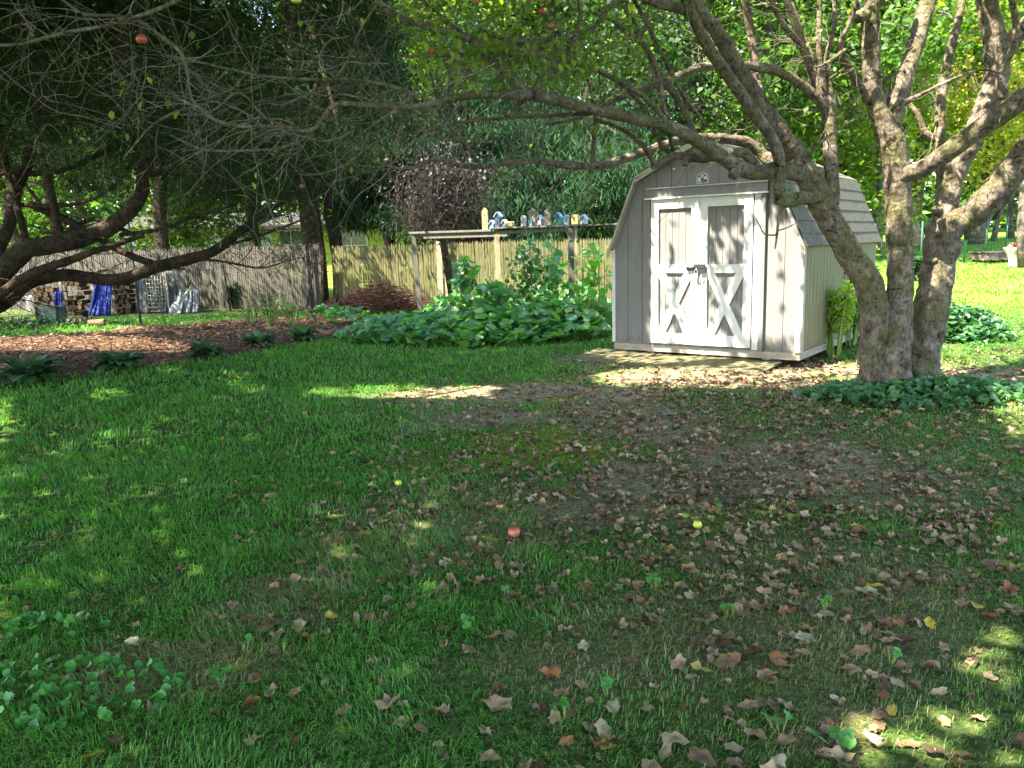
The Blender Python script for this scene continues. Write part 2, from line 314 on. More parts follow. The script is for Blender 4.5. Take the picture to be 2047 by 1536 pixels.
# ---------------------------------------------------------------- soil masks (world space ellipses taken off the photo)
def ell(x, y, px, py, rpx, rpy, rot=0.0):
    c = ground(px, py); e1 = ground(px + rpx, py); e2 = ground(px, py + rpy)
    rx = abs(e1[0] - c[0]) + 1e-3; ry = abs(e2[1] - c[1]) + 1e-3
    dx, dy = x - c[0], y - c[1]
    return np.sqrt((dx / rx) ** 2 + (dy / ry) ** 2)
def patches(x, y, lst, soft=0.35, jit=0.55, seed=11):
    nn = (fbm(x, y, 0.9, seed) - 0.5) * 2 * jit + (fbm(x, y, 0.22, seed + 3) - 0.5) * jit
    out = np.zeros_like(x)
    for p in lst:
        d = ell(x, y, *p[:4]); s = p[4] if len(p) > 4 else 1.0
        out = np.maximum(out, s * sstep(1 + soft, 1 - soft, d + nn))
    return out
DIRT = [(1120, 790, 250, 28, 1), (1450, 752, 330, 26, 1), (1000, 835, 170, 32, .9), (1300, 850, 230, 50, .95), (1280, 950, 130, 60, .9), (1550, 920, 260, 60, .9), (1230, 1020, 180, 40, .6),
        (1950, 750, 200, 14, 1), (1280, 715, 170, 14, .6), (1700, 980, 180, 40, .6), (1750, 745, 200, 18, 1.)]
MOSS = [(1080, 885, 150, 45, .9), (900, 930, 160, 30, .5), (1120, 800, 40, 8, .9), (1380, 722, 180, 10, .5), (1450, 1040, 120, 30, .4)]
THATCH = [(1500, 1250, 420, 130, .5), (1150, 1330, 300, 90, .45), (850, 1080, 260, 60, .5), (330, 1330, 220, 60, .8), (520, 1230, 160, 40, .6), (600, 1170, 120, 30, .7), (1000, 1020, 300, 70, .5), (1650, 1480, 90, 30, .7), (1480, 1120, 260, 50, .4), (1800, 1180, 160, 50, .5), (1700, 1430, 80, 25, .6)]
BED = None
def dirt_m(x, y): return patches(x, y, DIRT, soft=.6, jit=.95) * (.62 + .5 * fbm(x, y, .16, 51))
def moss_m(x, y): return patches(x, y, MOSS, seed=21)
def thatch_m(x, y): return patches(x, y, THATCH, seed=31)
def bed_edge(x):      # front (camera side) edge of the mulch bed, y as a function of x
    pts = [ground(-300, 800), ground(0, 772), ground(150, 752), ground(300, 732), ground(470, 712), ground(560, 692), ground(700, 672), ground(760, 668)]
    return np.interp(x, [p[0] for p in pts], [p[1] for p in pts])
def bed_back(x):
    pts = [ground(-300, 690), ground(0, 678), ground(150, 672), ground(300, 655), ground(450, 643), ground(600, 634), ground(700, 632), ground(760, 640)]
    return np.interp(x, [p[0] for p in pts], [p[1] for p in pts])
_bx1 = ground(745, 668)[0]
def in_bed(x, y): return (x < _bx1) & (y > bed_edge(x) + 0.12 * (vnoise(x, y, 0.4, 8) - .5)) & (y < bed_back(x) + 0.8 * (vnoise(x, y, 1.2, 9) - .5))

# ---------------------------------------------------------------- ground sheet
def build_ground():
    xs = np.concatenate([-np.geomspace(400, 9.2, 40), np.arange(-9, 9.01, 0.05), np.geomspace(9.2, 400, 40)])
    ys = np.concatenate([-np.geomspace(60, 1, 14), np.arange(-0.8, 1.6, 0.2), np.arange(1.6, 14, 0.05), np.arange(14, 30, 0.25), np.geomspace(30.5, 700, 40)])
    X, Y = np.meshgrid(xs, ys); x, y = X.ravel(), Y.ravel(); z = gz(x, y)
    near = (np.abs(x) < 9.2) & (y > 1) & (y < 16)
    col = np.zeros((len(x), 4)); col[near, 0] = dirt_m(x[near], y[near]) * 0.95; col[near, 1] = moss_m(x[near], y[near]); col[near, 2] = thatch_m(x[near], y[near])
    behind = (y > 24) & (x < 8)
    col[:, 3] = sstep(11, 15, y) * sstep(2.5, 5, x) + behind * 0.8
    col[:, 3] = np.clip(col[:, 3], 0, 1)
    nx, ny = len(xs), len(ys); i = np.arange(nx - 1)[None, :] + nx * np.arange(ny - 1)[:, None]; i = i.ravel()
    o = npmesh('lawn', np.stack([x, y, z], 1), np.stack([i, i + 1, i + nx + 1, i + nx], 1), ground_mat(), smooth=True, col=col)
    tag(o, kind='structure')
build_ground()
M_mulch = noise_mat('mulch', [(0.28, (0.03, 0.018, 0.010)), (0.5, (0.10, 0.055, 0.03)), (0.68, (0.22, 0.125, 0.07))], 30.0, 0.95, 0.9, bdist=0.03, detail=9)
def build_bed():
    xs = np.arange(-13, _bx1 + .3, 0.12); ys = np.arange(7, 20, 0.12); X, Y = np.meshgrid(xs, ys); x, y = X.ravel(), Y.ravel(); z = gz(x, y) + 0.006 + 0.05 * fbm(x, y, .5, 44) * np.clip((y - bed_edge(x)) / .5, 0, 1)
    nx, ny = len(xs), len(ys); i = (np.arange(nx - 1)[None, :] + nx * np.arange(ny - 1)[:, None]).ravel()
    keep = in_bed(x[i] + .06, y[i] + .06); i = i[keep]
    o = npmesh('mulch_bed', np.stack([x, y, z], 1), np.stack([i, i + 1, i + nx + 1, i + nx], 1), M_mulch, smooth=True); tag(o, kind='structure')
    # loose chips and needles lying on the bed
    n = 26000; x = rng.uniform(-12, _bx1, n); y = rng.uniform(7.5, 19, n); k = in_bed(x, y); x, y = x[k], y[k]; n = len(x)
    P = np.stack([x, y, gz(x, y) + 0.05 * fbm(x, y, .5, 44) + rng.uniform(0.012, 0.05, n)], 1); D = rdirs(n, .25); N = rdirs(n) * .5 + [0, 0, 1]
    V, Fc = leaf_quads(P, D, N, rng.uniform(.04, .16, n), rng.uniform(.008, .04, n), .05)
    o = npmesh('mulch_chips', V, Fc, litter_mat('chips', [(0.08, 0.045, 0.025), (0.20, 0.115, 0.065), (0.32, 0.20, 0.12), (0.05, 0.03, 0.02), (0.12, 0.065, 0.035)])); tag(o, kind='stuff')
build_bed()

# ================================================================ SHED
M_grey = noise_mat('shed_paint', [(0.3, (0.140, 0.137, 0.133)), (0.7, (0.185, 0.180, 0.174))], 5.0, 0.75, 0.35, (6, 6, 0.7), bdist=0.004, scale2=26, dirt=(.10, .095, .06))
M_side = noise_mat('shed_side_weathered', [(0.3, (0.11, 0.10, 0.05)), (0.5, (0.17, 0.155, 0.085)), (0.7, (0.23, 0.21, 0.13))], 6.0, 0.8, 0.4, (5, 5, 0.35), bdist=0.004, scale2=24, dirt=(.07, .075, .035))
M_white = noise_mat('white_trim', [(0.3, (0.46, 0.47, 0.445)), (0.6, (0.55, 0.555, 0.53))], 6.0, 0.6, 0.12, (3, 3, 1), bdist=0.003, dirt=(.30, .29, .20))
M_cream = noise_mat('rake_trim', [(0.3, (0.26, 0.235, 0.19)), (0.7, (0.36, 0.33, 0.27))], 6.0, 0.7, 0.15, bdist=0.003)
M_shing = noise_mat('shingles', [(0.3, (0.058, 0.053, 0.042)), (0.5, (0.092, 0.085, 0.068)), (0.7, (0.135, 0.125, 0.10))], 40.0, 0.95, 0.6, bdist=0.006)
M_rim = noise_mat('weathered_rim', [(0.3, (0.20, 0.175, 0.14)), (0.7, (0.36, 0.32, 0.26))], 8.0, 0.85, 0.4, (1, 1, 3))
M_black = plain('black_metal', (0.02, 0.02, 0.025), 0.4, 0.5)
M_steel = plain('steel', (0.55, 0.55, 0.52), 0.35, 0.5, 0.8)
M_dark = plain('dark_void', (0.015, 0.013, 0.012), 0.9)
M_rust = plain('orange_edge', (0.42, 0.20, 0.09), 0.8)
SW, SD, SH, BL, BZ, AZ = 2.4, 3.32, 1.218, 0.345, 2.052, 2.46
shed = empty('garden_shed', (1.367, 10.419, 0.183), -0.653, 'grey barn shaped garden shed with white double doors and shingle roof', 'shed')
prof = [(0, SH), (BL, BZ), (SW / 2, AZ), (SW - BL, BZ), (SW, SH)]
def pz(x): return float(np.interp(x, [p[0] for p in prof], [p[1] for p in prof]))
def gable(mb, y0, y1, back):
    xs = sorted(set([round(v, 4) for v in np.arange(0, SW + 1e-6, 0.2)]) | {BL, SW - BL})
    edges = [v for v in np.arange(0, SW + 1e-6, 0.2)]
    for a, b_ in zip(edges[:-1], edges[1:]):
        a2, b2 = a + 0.003, b_ - 0.003; ks = [a2] + [v for v in (BL, SW / 2, SW - BL) if a2 < v < b2] + [b2]
        poly = [(a2, 0), (b2, 0)] + [(v, pz(v)) for v in reversed(ks)]
        mb.prism(poly, y0, y1)
    mb.prism([(0.0, 0.005), (SW, 0.005)] + [(x, z - .004) for x, z in reversed(prof)], back, back + (0.02 if back > 0.5 else 0.015))
mb = MB(); gable(mb, 0.0, 0.012, 0.012); mb.build('front_wall', M_grey, shed)
mb = MB(); gable(mb, SD, SD - 0.012, SD - 0.035); mb.build('back_wall', M_grey, shed)
for sx, mt in ((0, M_grey), (1, M_side)):
    mb = MB(); n = 25
    for i in range(n):
        a = 0.03 + (SD - 0.06) * i / n; b_ = 0.03 + (SD - 0.06) * (i + 1) / n
        x0 = 0.006 if sx == 0 else SW - 0.006
        mb.box((x0, (a + b_) / 2, SH / 2), (0.012, b_ - a - 0.007, SH - 0.01))
    mb.box((0.02 if sx == 0 else SW - 0.02, SD / 2, SH / 2), (0.014, SD - 0.09, SH - 0.02))
    o = mb.build('side_wall', mt, shed); o['label'] = 'shaded grey wall' if sx == 0 else 'weathered tan green wall of narrow boards'
# corner trims
for x in (-0.012, SW + 0.012):
    mb = MB(); mb.box((x, 0.02, SH / 2 - 0.01), (0.026, 0.075, SH - 0.03)); mb.build('corner_trim', M_white if x < 0 else M_cream, shed)
    mb = MB(); mb.box((x + (0.035 if x < 0 else -0.035), -0.010, SH / 2 - 0.01), (0.06, 0.018, SH - 0.02)) if x > 0 else mb.box((x + .02, -0.008, SH / 2), (0.02, 0.014, SH - .02)); mb.build('corner_trim', M_white, shed)
# roof: shingle tabs on four slopes
mb = MB(); OV = 0.07
def slope(p0, p1, ny=12, ncourse=6, under=True):
    (x0, z0), (x1, z1) = p0, p1            # from lower edge to upper edge
    d = Vector((x1 - x0, 0, z1 - z0)); L = d.length; d.normalize(); nrm = Vector((-d.z, 0, d.x)); nrm = nrm if nrm.z > 0 else -nrm
    if abs(nrm.z) < 1e-6: nrm = Vector((1, 0, 0))
    if (x0 < SW / 2) and nrm.x > 0: nrm = -nrm if nrm.z <= 0 else nrm
    rot = Matrix((d, Vector((0, 1, 0)), d.cross(Vector((0, 1, 0))))).transposed()
    up = rot @ Vector((0, 0, 1)); sgn = 1 if up.dot(nrm) > 0 else -1
    c = Vector((x0, SD / 2, z0)) + d * L / 2 + nrm * 0.008; mb.box(c, (L, SD + 2 * OV, 0.016), rot)
    h = L / ncourse
    for k in range(ncourse):
        off = 0.5 * (k % 2); cnt = ny
        for j in range(-1, cnt + 1):
            w = (SD + 2 * OV) / cnt; a = -OV + (j + off) * w; b_ = a + w; a = max(a, -OV); b_ = min(b_, SD + OV)
            if b_ - a < 0.03: continue
            tilt = rot @ Matrix.Rotation(-0.035 * sgn * -1, 3, 'Y')
            cc = Vector((x0, (a + b_) / 2, z0)) + d * (h * (k + 0.5)) + nrm * (0.024 + random.uniform(0, .002))
            mb.box(cc, (h + 0.012, b_ - a - 0.008, 0.006), tilt)
slope((-0.03, SH - 0.03), (BL - .005, BZ), ncourse=6); slope((BL, BZ), (SW / 2, AZ), ncourse=6)
slope((SW + 0.03, SH - 0.03), (SW - BL + .005, BZ), ncourse=6); slope((SW - BL, BZ), (SW / 2, AZ), ncourse=6)
mb.box((SW / 2, SD / 2, AZ + 0.03), (0.16, SD + 2 * OV + .01, 0.02)); roof = mb.build('roof', M_shing, shed)
for yy in (-OV - 0.012, SD + OV + 0.012):
    mb = MB(); pts = [(-0.05, SH - 0.075), (BL - .01, BZ + 0.0), (SW / 2, AZ + 0.005), (SW - BL + .01, BZ), (SW + 0.05, SH - 0.075)]
    for a, b_ in zip(pts[:-1], pts[1:]):
        mb.bar((a[0], yy, a[1]), (b_[0], yy, b_[1]), 0.02, 0.065, up=(0, 1, 0)) if False else mb.prism([(a[0], a[1] - .045), (b_[0], b_[1] - .045), (b_[0], b_[1] + 0.028), (a[0], a[1] + 0.028)], yy - .01, yy + .01)
    mb.build('rake_trim', M_cream, roof)
# soffit strip between gable wall and rake board
mb = MB()
for a, b_ in zip(prof[:-1], prof[1:]): mb.prism([(a[0], a[1] - .010), (b_[0], b_[1] - .010), (b_[0], b_[1] + .002), (a[0], a[1] + .002)], -OV, -0.001)
mb.build('soffit', M_cream, roof)
# header and vertical jamb boards
mb = MB(); mb.box((1.24, -0.024, 1.87), (1.52, 0.044, 0.115)); hd = mb.build('header', M_grey, shed)
mb = MB(); mb.box((1.24, -0.040, 1.806), (1.54, 0.072, 0.018)); mb.box((1.24, -0.052, 1.928), (1.52, 0.02, 0.008)); mb.build('drip_cap', M_white, hd)
mb = MB(); mb.box((0.485, -0.016, 0.90), (0.085, 0.028, 1.78)); mb.build('jamb', M_grey, shed)
mb = MB(); mb.box((1.885, -0.016, 0.90), (0.07, 0.028, 1.78)); mb.build('jamb', M_white, shed)
mb = MB(); mb.box((1.955, -0.022, 0.90), (0.055, 0.042, 1.82)); o = mb.build('jamb', M_grey, shed)
# doors
for di, (xa, xb) in enumerate(((0.548, 1.184), (1.192, 1.836))):
    yb = -0.006; yf = -0.046; z0, z1 = 0.03, 1.79
    mb = MB(); w = xb - xa; nst = 5; ia, ib = xa + 0.1, xb - 0.1
    for k in range(nst): a = ia + (ib - ia) * k / nst; b_ = ia + (ib - ia) * (k + 1) / nst; mb.box(((a + b_) / 2, -0.008, (z0 + z1) / 2), (b_ - a - 0.005, 0.012, z1 - z0 - 0.1))
    mb.box(((ia + ib) / 2, -0.0015, (z0 + z1) / 2), (ib - ia, 0.005, z1 - z0 - .1)); 
    d = mb.build('door', M_grey, shed)
    mb = MB(); t = yb - yf; ym = (yb + yf) / 2
    sw = 0.098
    mb.box((xa + sw / 2, ym, (z0 + z1) / 2), (sw, t, z1 - z0)); mb.box((xb - sw / 2, ym, (z0 + z1) / 2), (sw, t, z1 - z0))
    L = w - 2 * sw - .0
    mb.box(((xa + xb) / 2, ym, z1 - 0.055), (L, t - .003, 0.11)); mb.box(((xa + xb) / 2, ym, z0 + 0.065), (L, t - .003, 0.13)); mb.box(((xa + xb) / 2, ym, 0.955), (L, t - .003, 0.10))
    mb.build('frame', M_white, d)
    mb = MB(); zt, zb = 0.905, z0 + 0.13; xl, xr = xa + sw, xb - sw; s = 0.085
    # the two crossing boards, lapped, clipped to the opening
    mb.prism([(xl - .03, zt + .02), (xl + s * 1.0, zt + .02), (xr + .03, zb - .02), (xr - s * 1.0, zb - .02)], yf + 0.006, -0.016)
    mb.prism([(xr - s, zt + .018), (xr + .03, zt + .018), (xl + s, zb - .018), (xl - .03, zb - .018)], yf + 0.009, -0.018)
    mb.build('cross_brace', M_white, d)
    if di == 0:
        mb = MB(); mb.box((xb - 0.02, yf - 0.012, 0.955), (0.25, 0.026, 0.05)); mb.box((xb + 0.015, yf - 0.018, 0.985), (0.14, 0.03, 0.05)); mb.box((xb + .025, yf - .022, .925), (.15, .03, .045)); mb.tube([(xb - .15, yf - .03, .965), (xb - .04, yf - .03, .965)], [.012, .012], 8)
        la = mb.build('latch', M_black, d)
        mb = MB(); mb.tube([(xb - 0.012 + .02 * math.cos(t), yf - 0.045, 0.905 + 0.045 * math.sin(t)) for t in np.linspace(0, PI, 9)], [.005] * 9, 6); mb.box((xb - .012, yf - .045, .875), (.055, .022, .055)); mb.box((xb + .05, yf - .042, .86), (.02, .008, .05), Matrix.Rotation(.4, 3, 'Y')); mb.box((xb + .04, yf - .05, .82), (.015, .006, .05))
        mb.build('padlock', M_steel, la)
mb = MB(); mb.box((1.188, -0.010, 0.91), (0.006, 0.02, 1.75)); mb.build('door_gap', M_dark, shed)
# badge in the gable: dark barn outline with light panels
mb = MB(); cx_, cz_ = 1.20, 1.955
def barn(w, h): return [(-w / 2, 0), (w / 2, 0), (w / 2, h * .55), (w * .3, h * .85), (0, h), (-w * .3, h * .85), (-w / 2, h * .55)]
mb.prism([(cx_ + x, cz_ - .002 + z) for x, z in barn(.145, .128)], -0.008, -0.0005); bd = mb.build('badge', M_white, shed)
mb = MB(); mb.prism([(cx_ + x, cz_ + .006 + z) for x, z in barn(.128, .112)], -0.012, -0.009); mb.build('badge_face', M_black, bd)
mb = MB(); 
for bx, bz, bw, bh in ((-.035, .045, .03, .035), (-.045, .02, .014, .016), (-.015, .018, .014, .014), (.042, .058, .03, .03), (0, .083, .05, .012), (0, .100, .03, .006), (.0, .064, .07, .006)): mb.box((cx_ + bx, -.0135, cz_ + bz), (bw, .003, bh))
mb.build('badge_marks', M_white, bd)
# base: rim joist, skids, darkness beneath
mb = MB(); mb.box((SW / 2, 0.02, -0.045), (SW + .01, 0.045, 0.085)); mb.box((SW - .02, SD / 2, -0.045), (0.04, SD - .1, 0.085)); mb.box((.02, SD / 2, -0.045), (0.04, SD - .1, 0.085)); mb.box((SW / 2, SD - .02, -0.045), (SW + .01, 0.045, 0.085)); mb.build('floor_rim', M_rim, shed)
for x in (0.5, 1.22, 2.0): mb = MB(); mb.box((x, SD / 2 + .02, -0.125), (0.09, SD - 0.06, 0.075)); mb.build('skid', M_rim, shed)
mb = MB(); mb.box((SW / 2, SD / 2, -0.01), (SW - .05, SD - .05, 0.02)); mb.build('floor_deck', M_rim, shed)
# plywood landing in front of the doors
M_ply = noise_mat('mossy_plywood', [(0.3, (0.05, 0.05, 0.022)), (0.5, (0.10, 0.092, 0.048)), (0.7, (0.19, 0.165, 0.095))], 5.0, 0.9, 0.4, (4, 1, 1))
land = empty('plywood_landing', (1.367, 10.419, 0.0), -0.653, 'mossy old plywood sheets laid on the ground before the shed doors', 'landing')
for a, b_, zz, tw in ((-0.25, 0.60, 0.028, .02), (0.61, 1.55, 0.02, -.01), (1.56, 2.2, 0.024, .012)):
    mb = MB(); mb.box(((a + b_) / 2, -0.36, zz + .02), (b_ - a, 0.80, 0.02), Matrix.Rotation(0.05, 3, 'X') @ Matrix.Rotation(tw, 3, 'Y') @ Matrix.Rotation(tw * 1.5, 3, 'Z')); mb.build('sheet', M_ply, land)

# ================================================================ FENCES
M_fence = noise_mat('weathered_pickets', [(0.3, (0.036, 0.034, 0.027)), (0.5, (0.08, 0.073, 0.058)), (0.7, (0.14, 0.125, 0.10))], 7.0, 0.9, 0.5, (6, 6, 0.5))
M_fence2 = noise_mat('mossy_pickets', [(0.3, (0.045, 0.045, 0.018)), (0.5, (0.11, 0.105, 0.045)), (0.7, (0.19, 0.175, 0.085))], 7.0, 0.9, 0.5, (6, 6, 0.5))
M_post = noise_mat('tan_post', [(0.3, (0.30, 0.24, 0.14)), (0.7, (0.48, 0.40, 0.25))], 8.0, 0.85, 0.4, (4, 4, .5))
def fence(name, pts, mat, label, posts, hgt=1.62, base=0.0):
    root = empty(name, (pts[0][0], pts[0][1], 0), 0, label, 'fence')
    off = Vector((-pts[0][0], -pts[0][1], 0))
    for (xa, ya), (xb, yb) in zip(pts[:-1], pts[1:]):
        d = Vector((xb - xa, yb - ya, 0)); L = d.length; d.normalize(); nrm = Vector((d.y, -d.x, 0))   # towards the viewer
        npan = max(1, round(L / 2.4)); pl = L / npan
        for p in range(npan):
            mb = MB(); w = 0.066; k = int(pl / w); wob = random.uniform(-.015, .015); lean = random.uniform(-.012, .012)
            for i in range(k):
                s = p * pl + (i + .5) * pl / k; c = Vector((xa, ya, 0)) + d * s + off; gx = g1(c.x + pts[0][0], c.y + pts[0][1])
                h = base + hgt + wob + random.uniform(-.018, .018); ww = w * random.uniform(.78, .97) / 2; t = .009
                zz = [(-ww, gx), (ww, gx), (ww, h - .075), (0, h), (-ww, h - .075)]
                jitter = nrm * random.uniform(-.006, .006) + d * random.uniform(-.004, .004); ln = random.uniform(-.006, .006) + lean
                vs = []
                for sgn in (1, -1):
                    for q, z in zz: vs.append(c + d * (q + ln * z) + nrm * (t * sgn) + jitter + Vector((0, 0, z)))
                mb.add(vs, [(0, 1, 2, 3, 4), (9, 8, 7, 6, 5), (0, 5, 6, 1), (1, 6, 7, 2), (2, 7, 8, 3), (3, 8, 9, 4), (4, 9, 5, 0)])
            mb.build('panel', mat, root)
        mb = MB()
        for z in (.35, base + hgt - .35): mb.bar(Vector((xa, ya, z)) + off - nrm * .03, Vector((xb, yb, z)) + off - nrm * .03, .035, .07)
        mb.build('rail', mat, root)
    for (x, y, h, w, mt, tilt) in posts:
        mb = MB(); mb.bar(Vector((x, y, -.1)) + off, Vector((x + tilt, y, h)) + off, w, w * .9, up=(0, 1, 0)); mb.build('post', mt, root)
    return root
PL = [at(-60, 505, 23.6)[:2], at(300, 500, 21.9)[:2], at(640, 490, 20.6)[:2]]
PR = [at(662, 490, 20.9)[:2], at(885, 487, 20.2)[:2], at(1240, 480, 19.4)[:2], at(1420, 480, 19.2)[:2]]
PL = [(float(a[0]), float(a[1])) for a in PL]; PR = [(float(a[0]), float(a[1])) for a in PR]
pb = at(616, 480, 20.55); pc = at(634, 480, 20.45)
fence('picket_fence', PL, M_fence, 'grey weathered stockade fence behind the woodpile and tarps', [(pb[0], pb[1], 1.72, .07, M_dark, -.05), (pc[0], pc[1], 1.55, .06, M_bark_con, .12)], 1.66)
q1 = at(877, 485, 20.05); q2 = at(888, 485, 20.05); q0 = at(500, 560, 21.0)
fence('picket_fence', PR, M_fence2, 'mossy olive stockade fence behind the bird houses and squash vines', [(q1[0], q1[1], 1.60, .13, M_post, 0), (q2[0], q2[1], 1.60, .07, M_post, .02)], 1.58, 0.0)

# ================================================================ ARBOR WITH BIRD HOUSES
M_arb = noise_mat('arbor_wood', [(0.3, (0.08, 0.08, 0.066)), (0.7, (0.16, 0.152, 0.13))], 8.0, 0.85, 0.4, (4, 4, .6))
M_arbl = noise_mat('arbor_wood_pale', [(0.3, (0.24, 0.205, 0.12)), (0.7, (0.38, 0.33, 0.21))], 8.0, 0.85, 0.4, (4, 4, .6))
A0 = at(820, 464, 16.6); A1 = at(1250, 450, 14.4)
arb = empty('arbor', (A0[0], A0[1], 0), 0, 'long wooden arbor shelf on posts carrying the painted bird houses', 'arbor')
Ao = Vector((A0[0], A0[1], 0)); A0v, A1v = Vector(A0), Vector(A1); ad = (A1v - A0v); adn = Vector((ad.x, ad.y, 0)).normalized(); an = Vector((adn.y, -adn.x, 0))
def sh_pt(px):      # point on top of the shelf's centre line under pixel column px
    lo, hi = 0.0, 1.0
    for _ in range(30):
        mid = (lo + hi) / 2; q = A0v + ad * mid; x, y, _k = project(np.array(q))
        if x[0] < px: lo = mid
        else: hi = mid
    return A0v + ad * lo
mb = MB(); mb.bar(A0v - Ao - Vector((0, 0, .02)), A1v - Ao - Vector((0, 0, .02)), .16, .035, up=(0, 0, 1)) if False else None
sa, sb = A0v - Ao, A1v - Ao
def plank(mb, a, b, w, t):   # w horizontal, t vertical
    d = (b - a).normalized(); s = Vector((d.y, -d.x, 0)).normalized(); u = s.cross(d).normalized(); rot = Matrix((d, s, u)).transposed(); mb.box((a + b) / 2, ((b - a).length, w, t), rot)
k = 0.43
plank(mb, sa + Vector((0, 0, -.02)), sa.lerp(sb, k) + Vector((0, 0, -.02)), .13, .04)
mb.build('shelf_board', M_arb, arb)
mb = MB(); plank(mb, sa.lerp(sb, k - .01) + Vector((0, 0, .022)), sb + Vector((0, 0, .022)), .15, .026); mb.build('shelf_board', M_arb, arb)
mb = MB(); plank(mb, sa + Vector((0, 0, -.12)) + an * -.5, sa.lerp(sb, k) + Vector((0, 0, -.12)) + an * -.5, .06, .04); plank(mb, sa + Vector((0, 0, -.075)), sa.lerp(sb, .76) + Vector((0, 0, -.055)), .04, .055); mb.build('beam', M_arb, arb)
for px, mt, w, z1 in ((826, M_arb, .085, -.04), (993, M_arbl, .10, -.10), (1141, M_arb, .11, -.02)):
    q = sh_pt(px); mb = MB(); base = Vector((q.x + (.08 if px == 826 else 0), q.y, g1(q.x, q.y) - .05)) - Ao; mb.bar(base, Vector((q.x, q.y, q.z + z1)) - Ao, w, w, up=(0, 1, 0)); mb.build('post', mt, arb)
q = sh_pt(1151); mb = MB(); mb.bar(Vector((q.x, q.y - .02, 0)) - Ao, Vector((q.x, q.y - .02, q.z)) - Ao, .04, .05, up=(0, 1, 0)); mb.build('post', M_arbl, arb)

def paint(nm, c): return noise_mat('paint_' + nm, [(0.3, tuple(v * .42 for v in c)), (0.6, tuple(v * .62 for v in c))], 12.0, .7, .2, bdist=.003)
P_ = {'yellow': paint('yellow', (.62, .60, .22)), 'gold': paint('gold', (.68, .52, .20)), 'blue': paint('blue', (.22, .42, .68)), 'navy': paint('navy', (.10, .13, .26)), 'teal': paint('teal', (.16, .42, .42)),
      'white': paint('white', (.72, .74, .76)), 'lilac': paint('lilac', (.42, .36, .48)), 'tan': paint('tan', (.34, .31, .22)), 'grey': paint('grey', (.13, .12, .11)), 'sky': paint('sky', (.45, .60, .75)), 'cream': paint('cream', (.6, .62, .5))}
#  px0, px1, top, style, body, roof, holes, label
BH = [(965, 976, 416, 'picket', 'yellow', None, 3, 'tall yellow picket bird house with pointed top and three holes'),
      (980, 990, 441, 'house', 'blue', 'sky', 1, 'small light blue bird house between the tall yellow and navy ones'),
      (991.5, 1003, 425, 'house', 'navy', 'sky', 3, 'tall navy bird house with pale blue pitched roof'),
      (1005, 1015, 440, 'house', 'teal', 'cream', 1, 'small teal bird house right beside the navy one'),
      (1017, 1027, 443, 'block', 'gold', None, 1, 'tiny golden yellow bird house, lowest on the shelf'),
      (1042.5, 1052.5, 431, 'picket', 'white', None, 1, 'white picket bird house with pointed top and one hole'),
      (1057, 1070.5, 417, 'picket', 'tan', None, 0, 'tall bare wood picket standing behind a teal bird house'),
      (1059.5, 1066, 438, 'picket', 'teal', None, 2, 'narrow teal bird house in front of bare wood picket'),
      (1075, 1085, 431, 'house', 'lilac', 'sky', 1, 'lilac bird house with one large hole beside dark picket'),
      (1088, 1104, 418, 'picket', 'grey', None, 1, 'tall dark grey picket, broadest on the shelf'),
      (1111, 1123, 426, 'house', 'teal', 'blue', 1, 'teal bird house under a blue pitched roof'),
      (1128, 1137.5, 429, 'picket', 'sky', None, 2, 'white and pale blue picket bird house with slim body'),
      (1144.5, 1157, 429, 'block', 'gold', None, 2, 'golden yellow bird house with flat clipped top corners'),
      (1162, 1174, 430, 'house', 'white', 'sky', 1, 'white bird house with blue gable, last before the shed')]
M_hole = plain('hole', (.02, .018, .02), .9)
for i, (xa, xb, top, style, body, rf, holes, lab) in enumerate(BH):
    xm = (xa + xb) / 2; q = sh_pt(xm); d_ = (q - Vector(CAM)); Y = q.y; w = (xb - xa) / F_PX * Y * 1.05
    front = 0.035 if i == 7 else (-.02 if i == 6 else 0)
    base = q + Vector((0, 0, .041 if (q - A0v).length > ad.length * (k - .01) else .001)) + an * front
    ztop = at(xm, top, Y)[2]; h = float(ztop - base.z); dep = min(.12, w * .9) if style != 'picket' else .045
    yaw = math.atan2(adn.y, adn.x) + random.uniform(-.12, .12)
    r = empty('bird_house', base, yaw, lab, 'bird house', 'painted bird houses along the arbor shelf')
    mb = MB()
    if style == 'picket': mb.prism([(-w / 2, 0), (w / 2, 0), (w / 2, h * .84), (w * .1, h), (-w * .1, h), (-w / 2, h * .84)], -dep / 2, dep / 2)
    elif style == 'block': mb.prism([(-w / 2, 0), (w / 2, 0), (w / 2, h * .86), (w * .3, h), (-w * .3, h), (-w / 2, h * .86)], -dep / 2, dep / 2)
    else: w *= .8; mb.prism([(-w / 2, 0), (w / 2, 0), (w / 2, h - w * .62), (0, h - .01), (-w / 2, h - w * .62)], -dep / 2, dep / 2)
    b_ = mb.build('body', P_[body], r)
    if style == 'house':
        mb = MB(); t = .012; e = w * .22
        for s in (-1, 1): mb.prism([(0, h - .012), (s * (w / 2 + e), h - w * .62 - e * 1.15 - .012), (s * (w / 2 + e), h - w * .62 - e * 1.15 + t), (0, h + t)][::s], -dep / 2 - .02, dep / 2 + .01)
        mb.build('roof', P_[rf], r)
    for j in range(holes):
        mb = MB(); rr = w * .12 if style != 'house' else w * .15; z = h * (.66 - .22 * j) if style != 'house' else (h - w * .62) * (.85 - .3 * j)
        mb.tube([(0, -dep / 2 - .003, z), (0, -dep / 2 + .01, z)], [rr, rr], 14); mb.build('entrance_hole', M_hole, r)
    if style == 'house' and i in (1, 8, 13): mb = MB(); mb.box((0, -dep / 2 - .03, h * .12), (w * .5, .05, .01)); mb.build('perch', P_[rf], r)

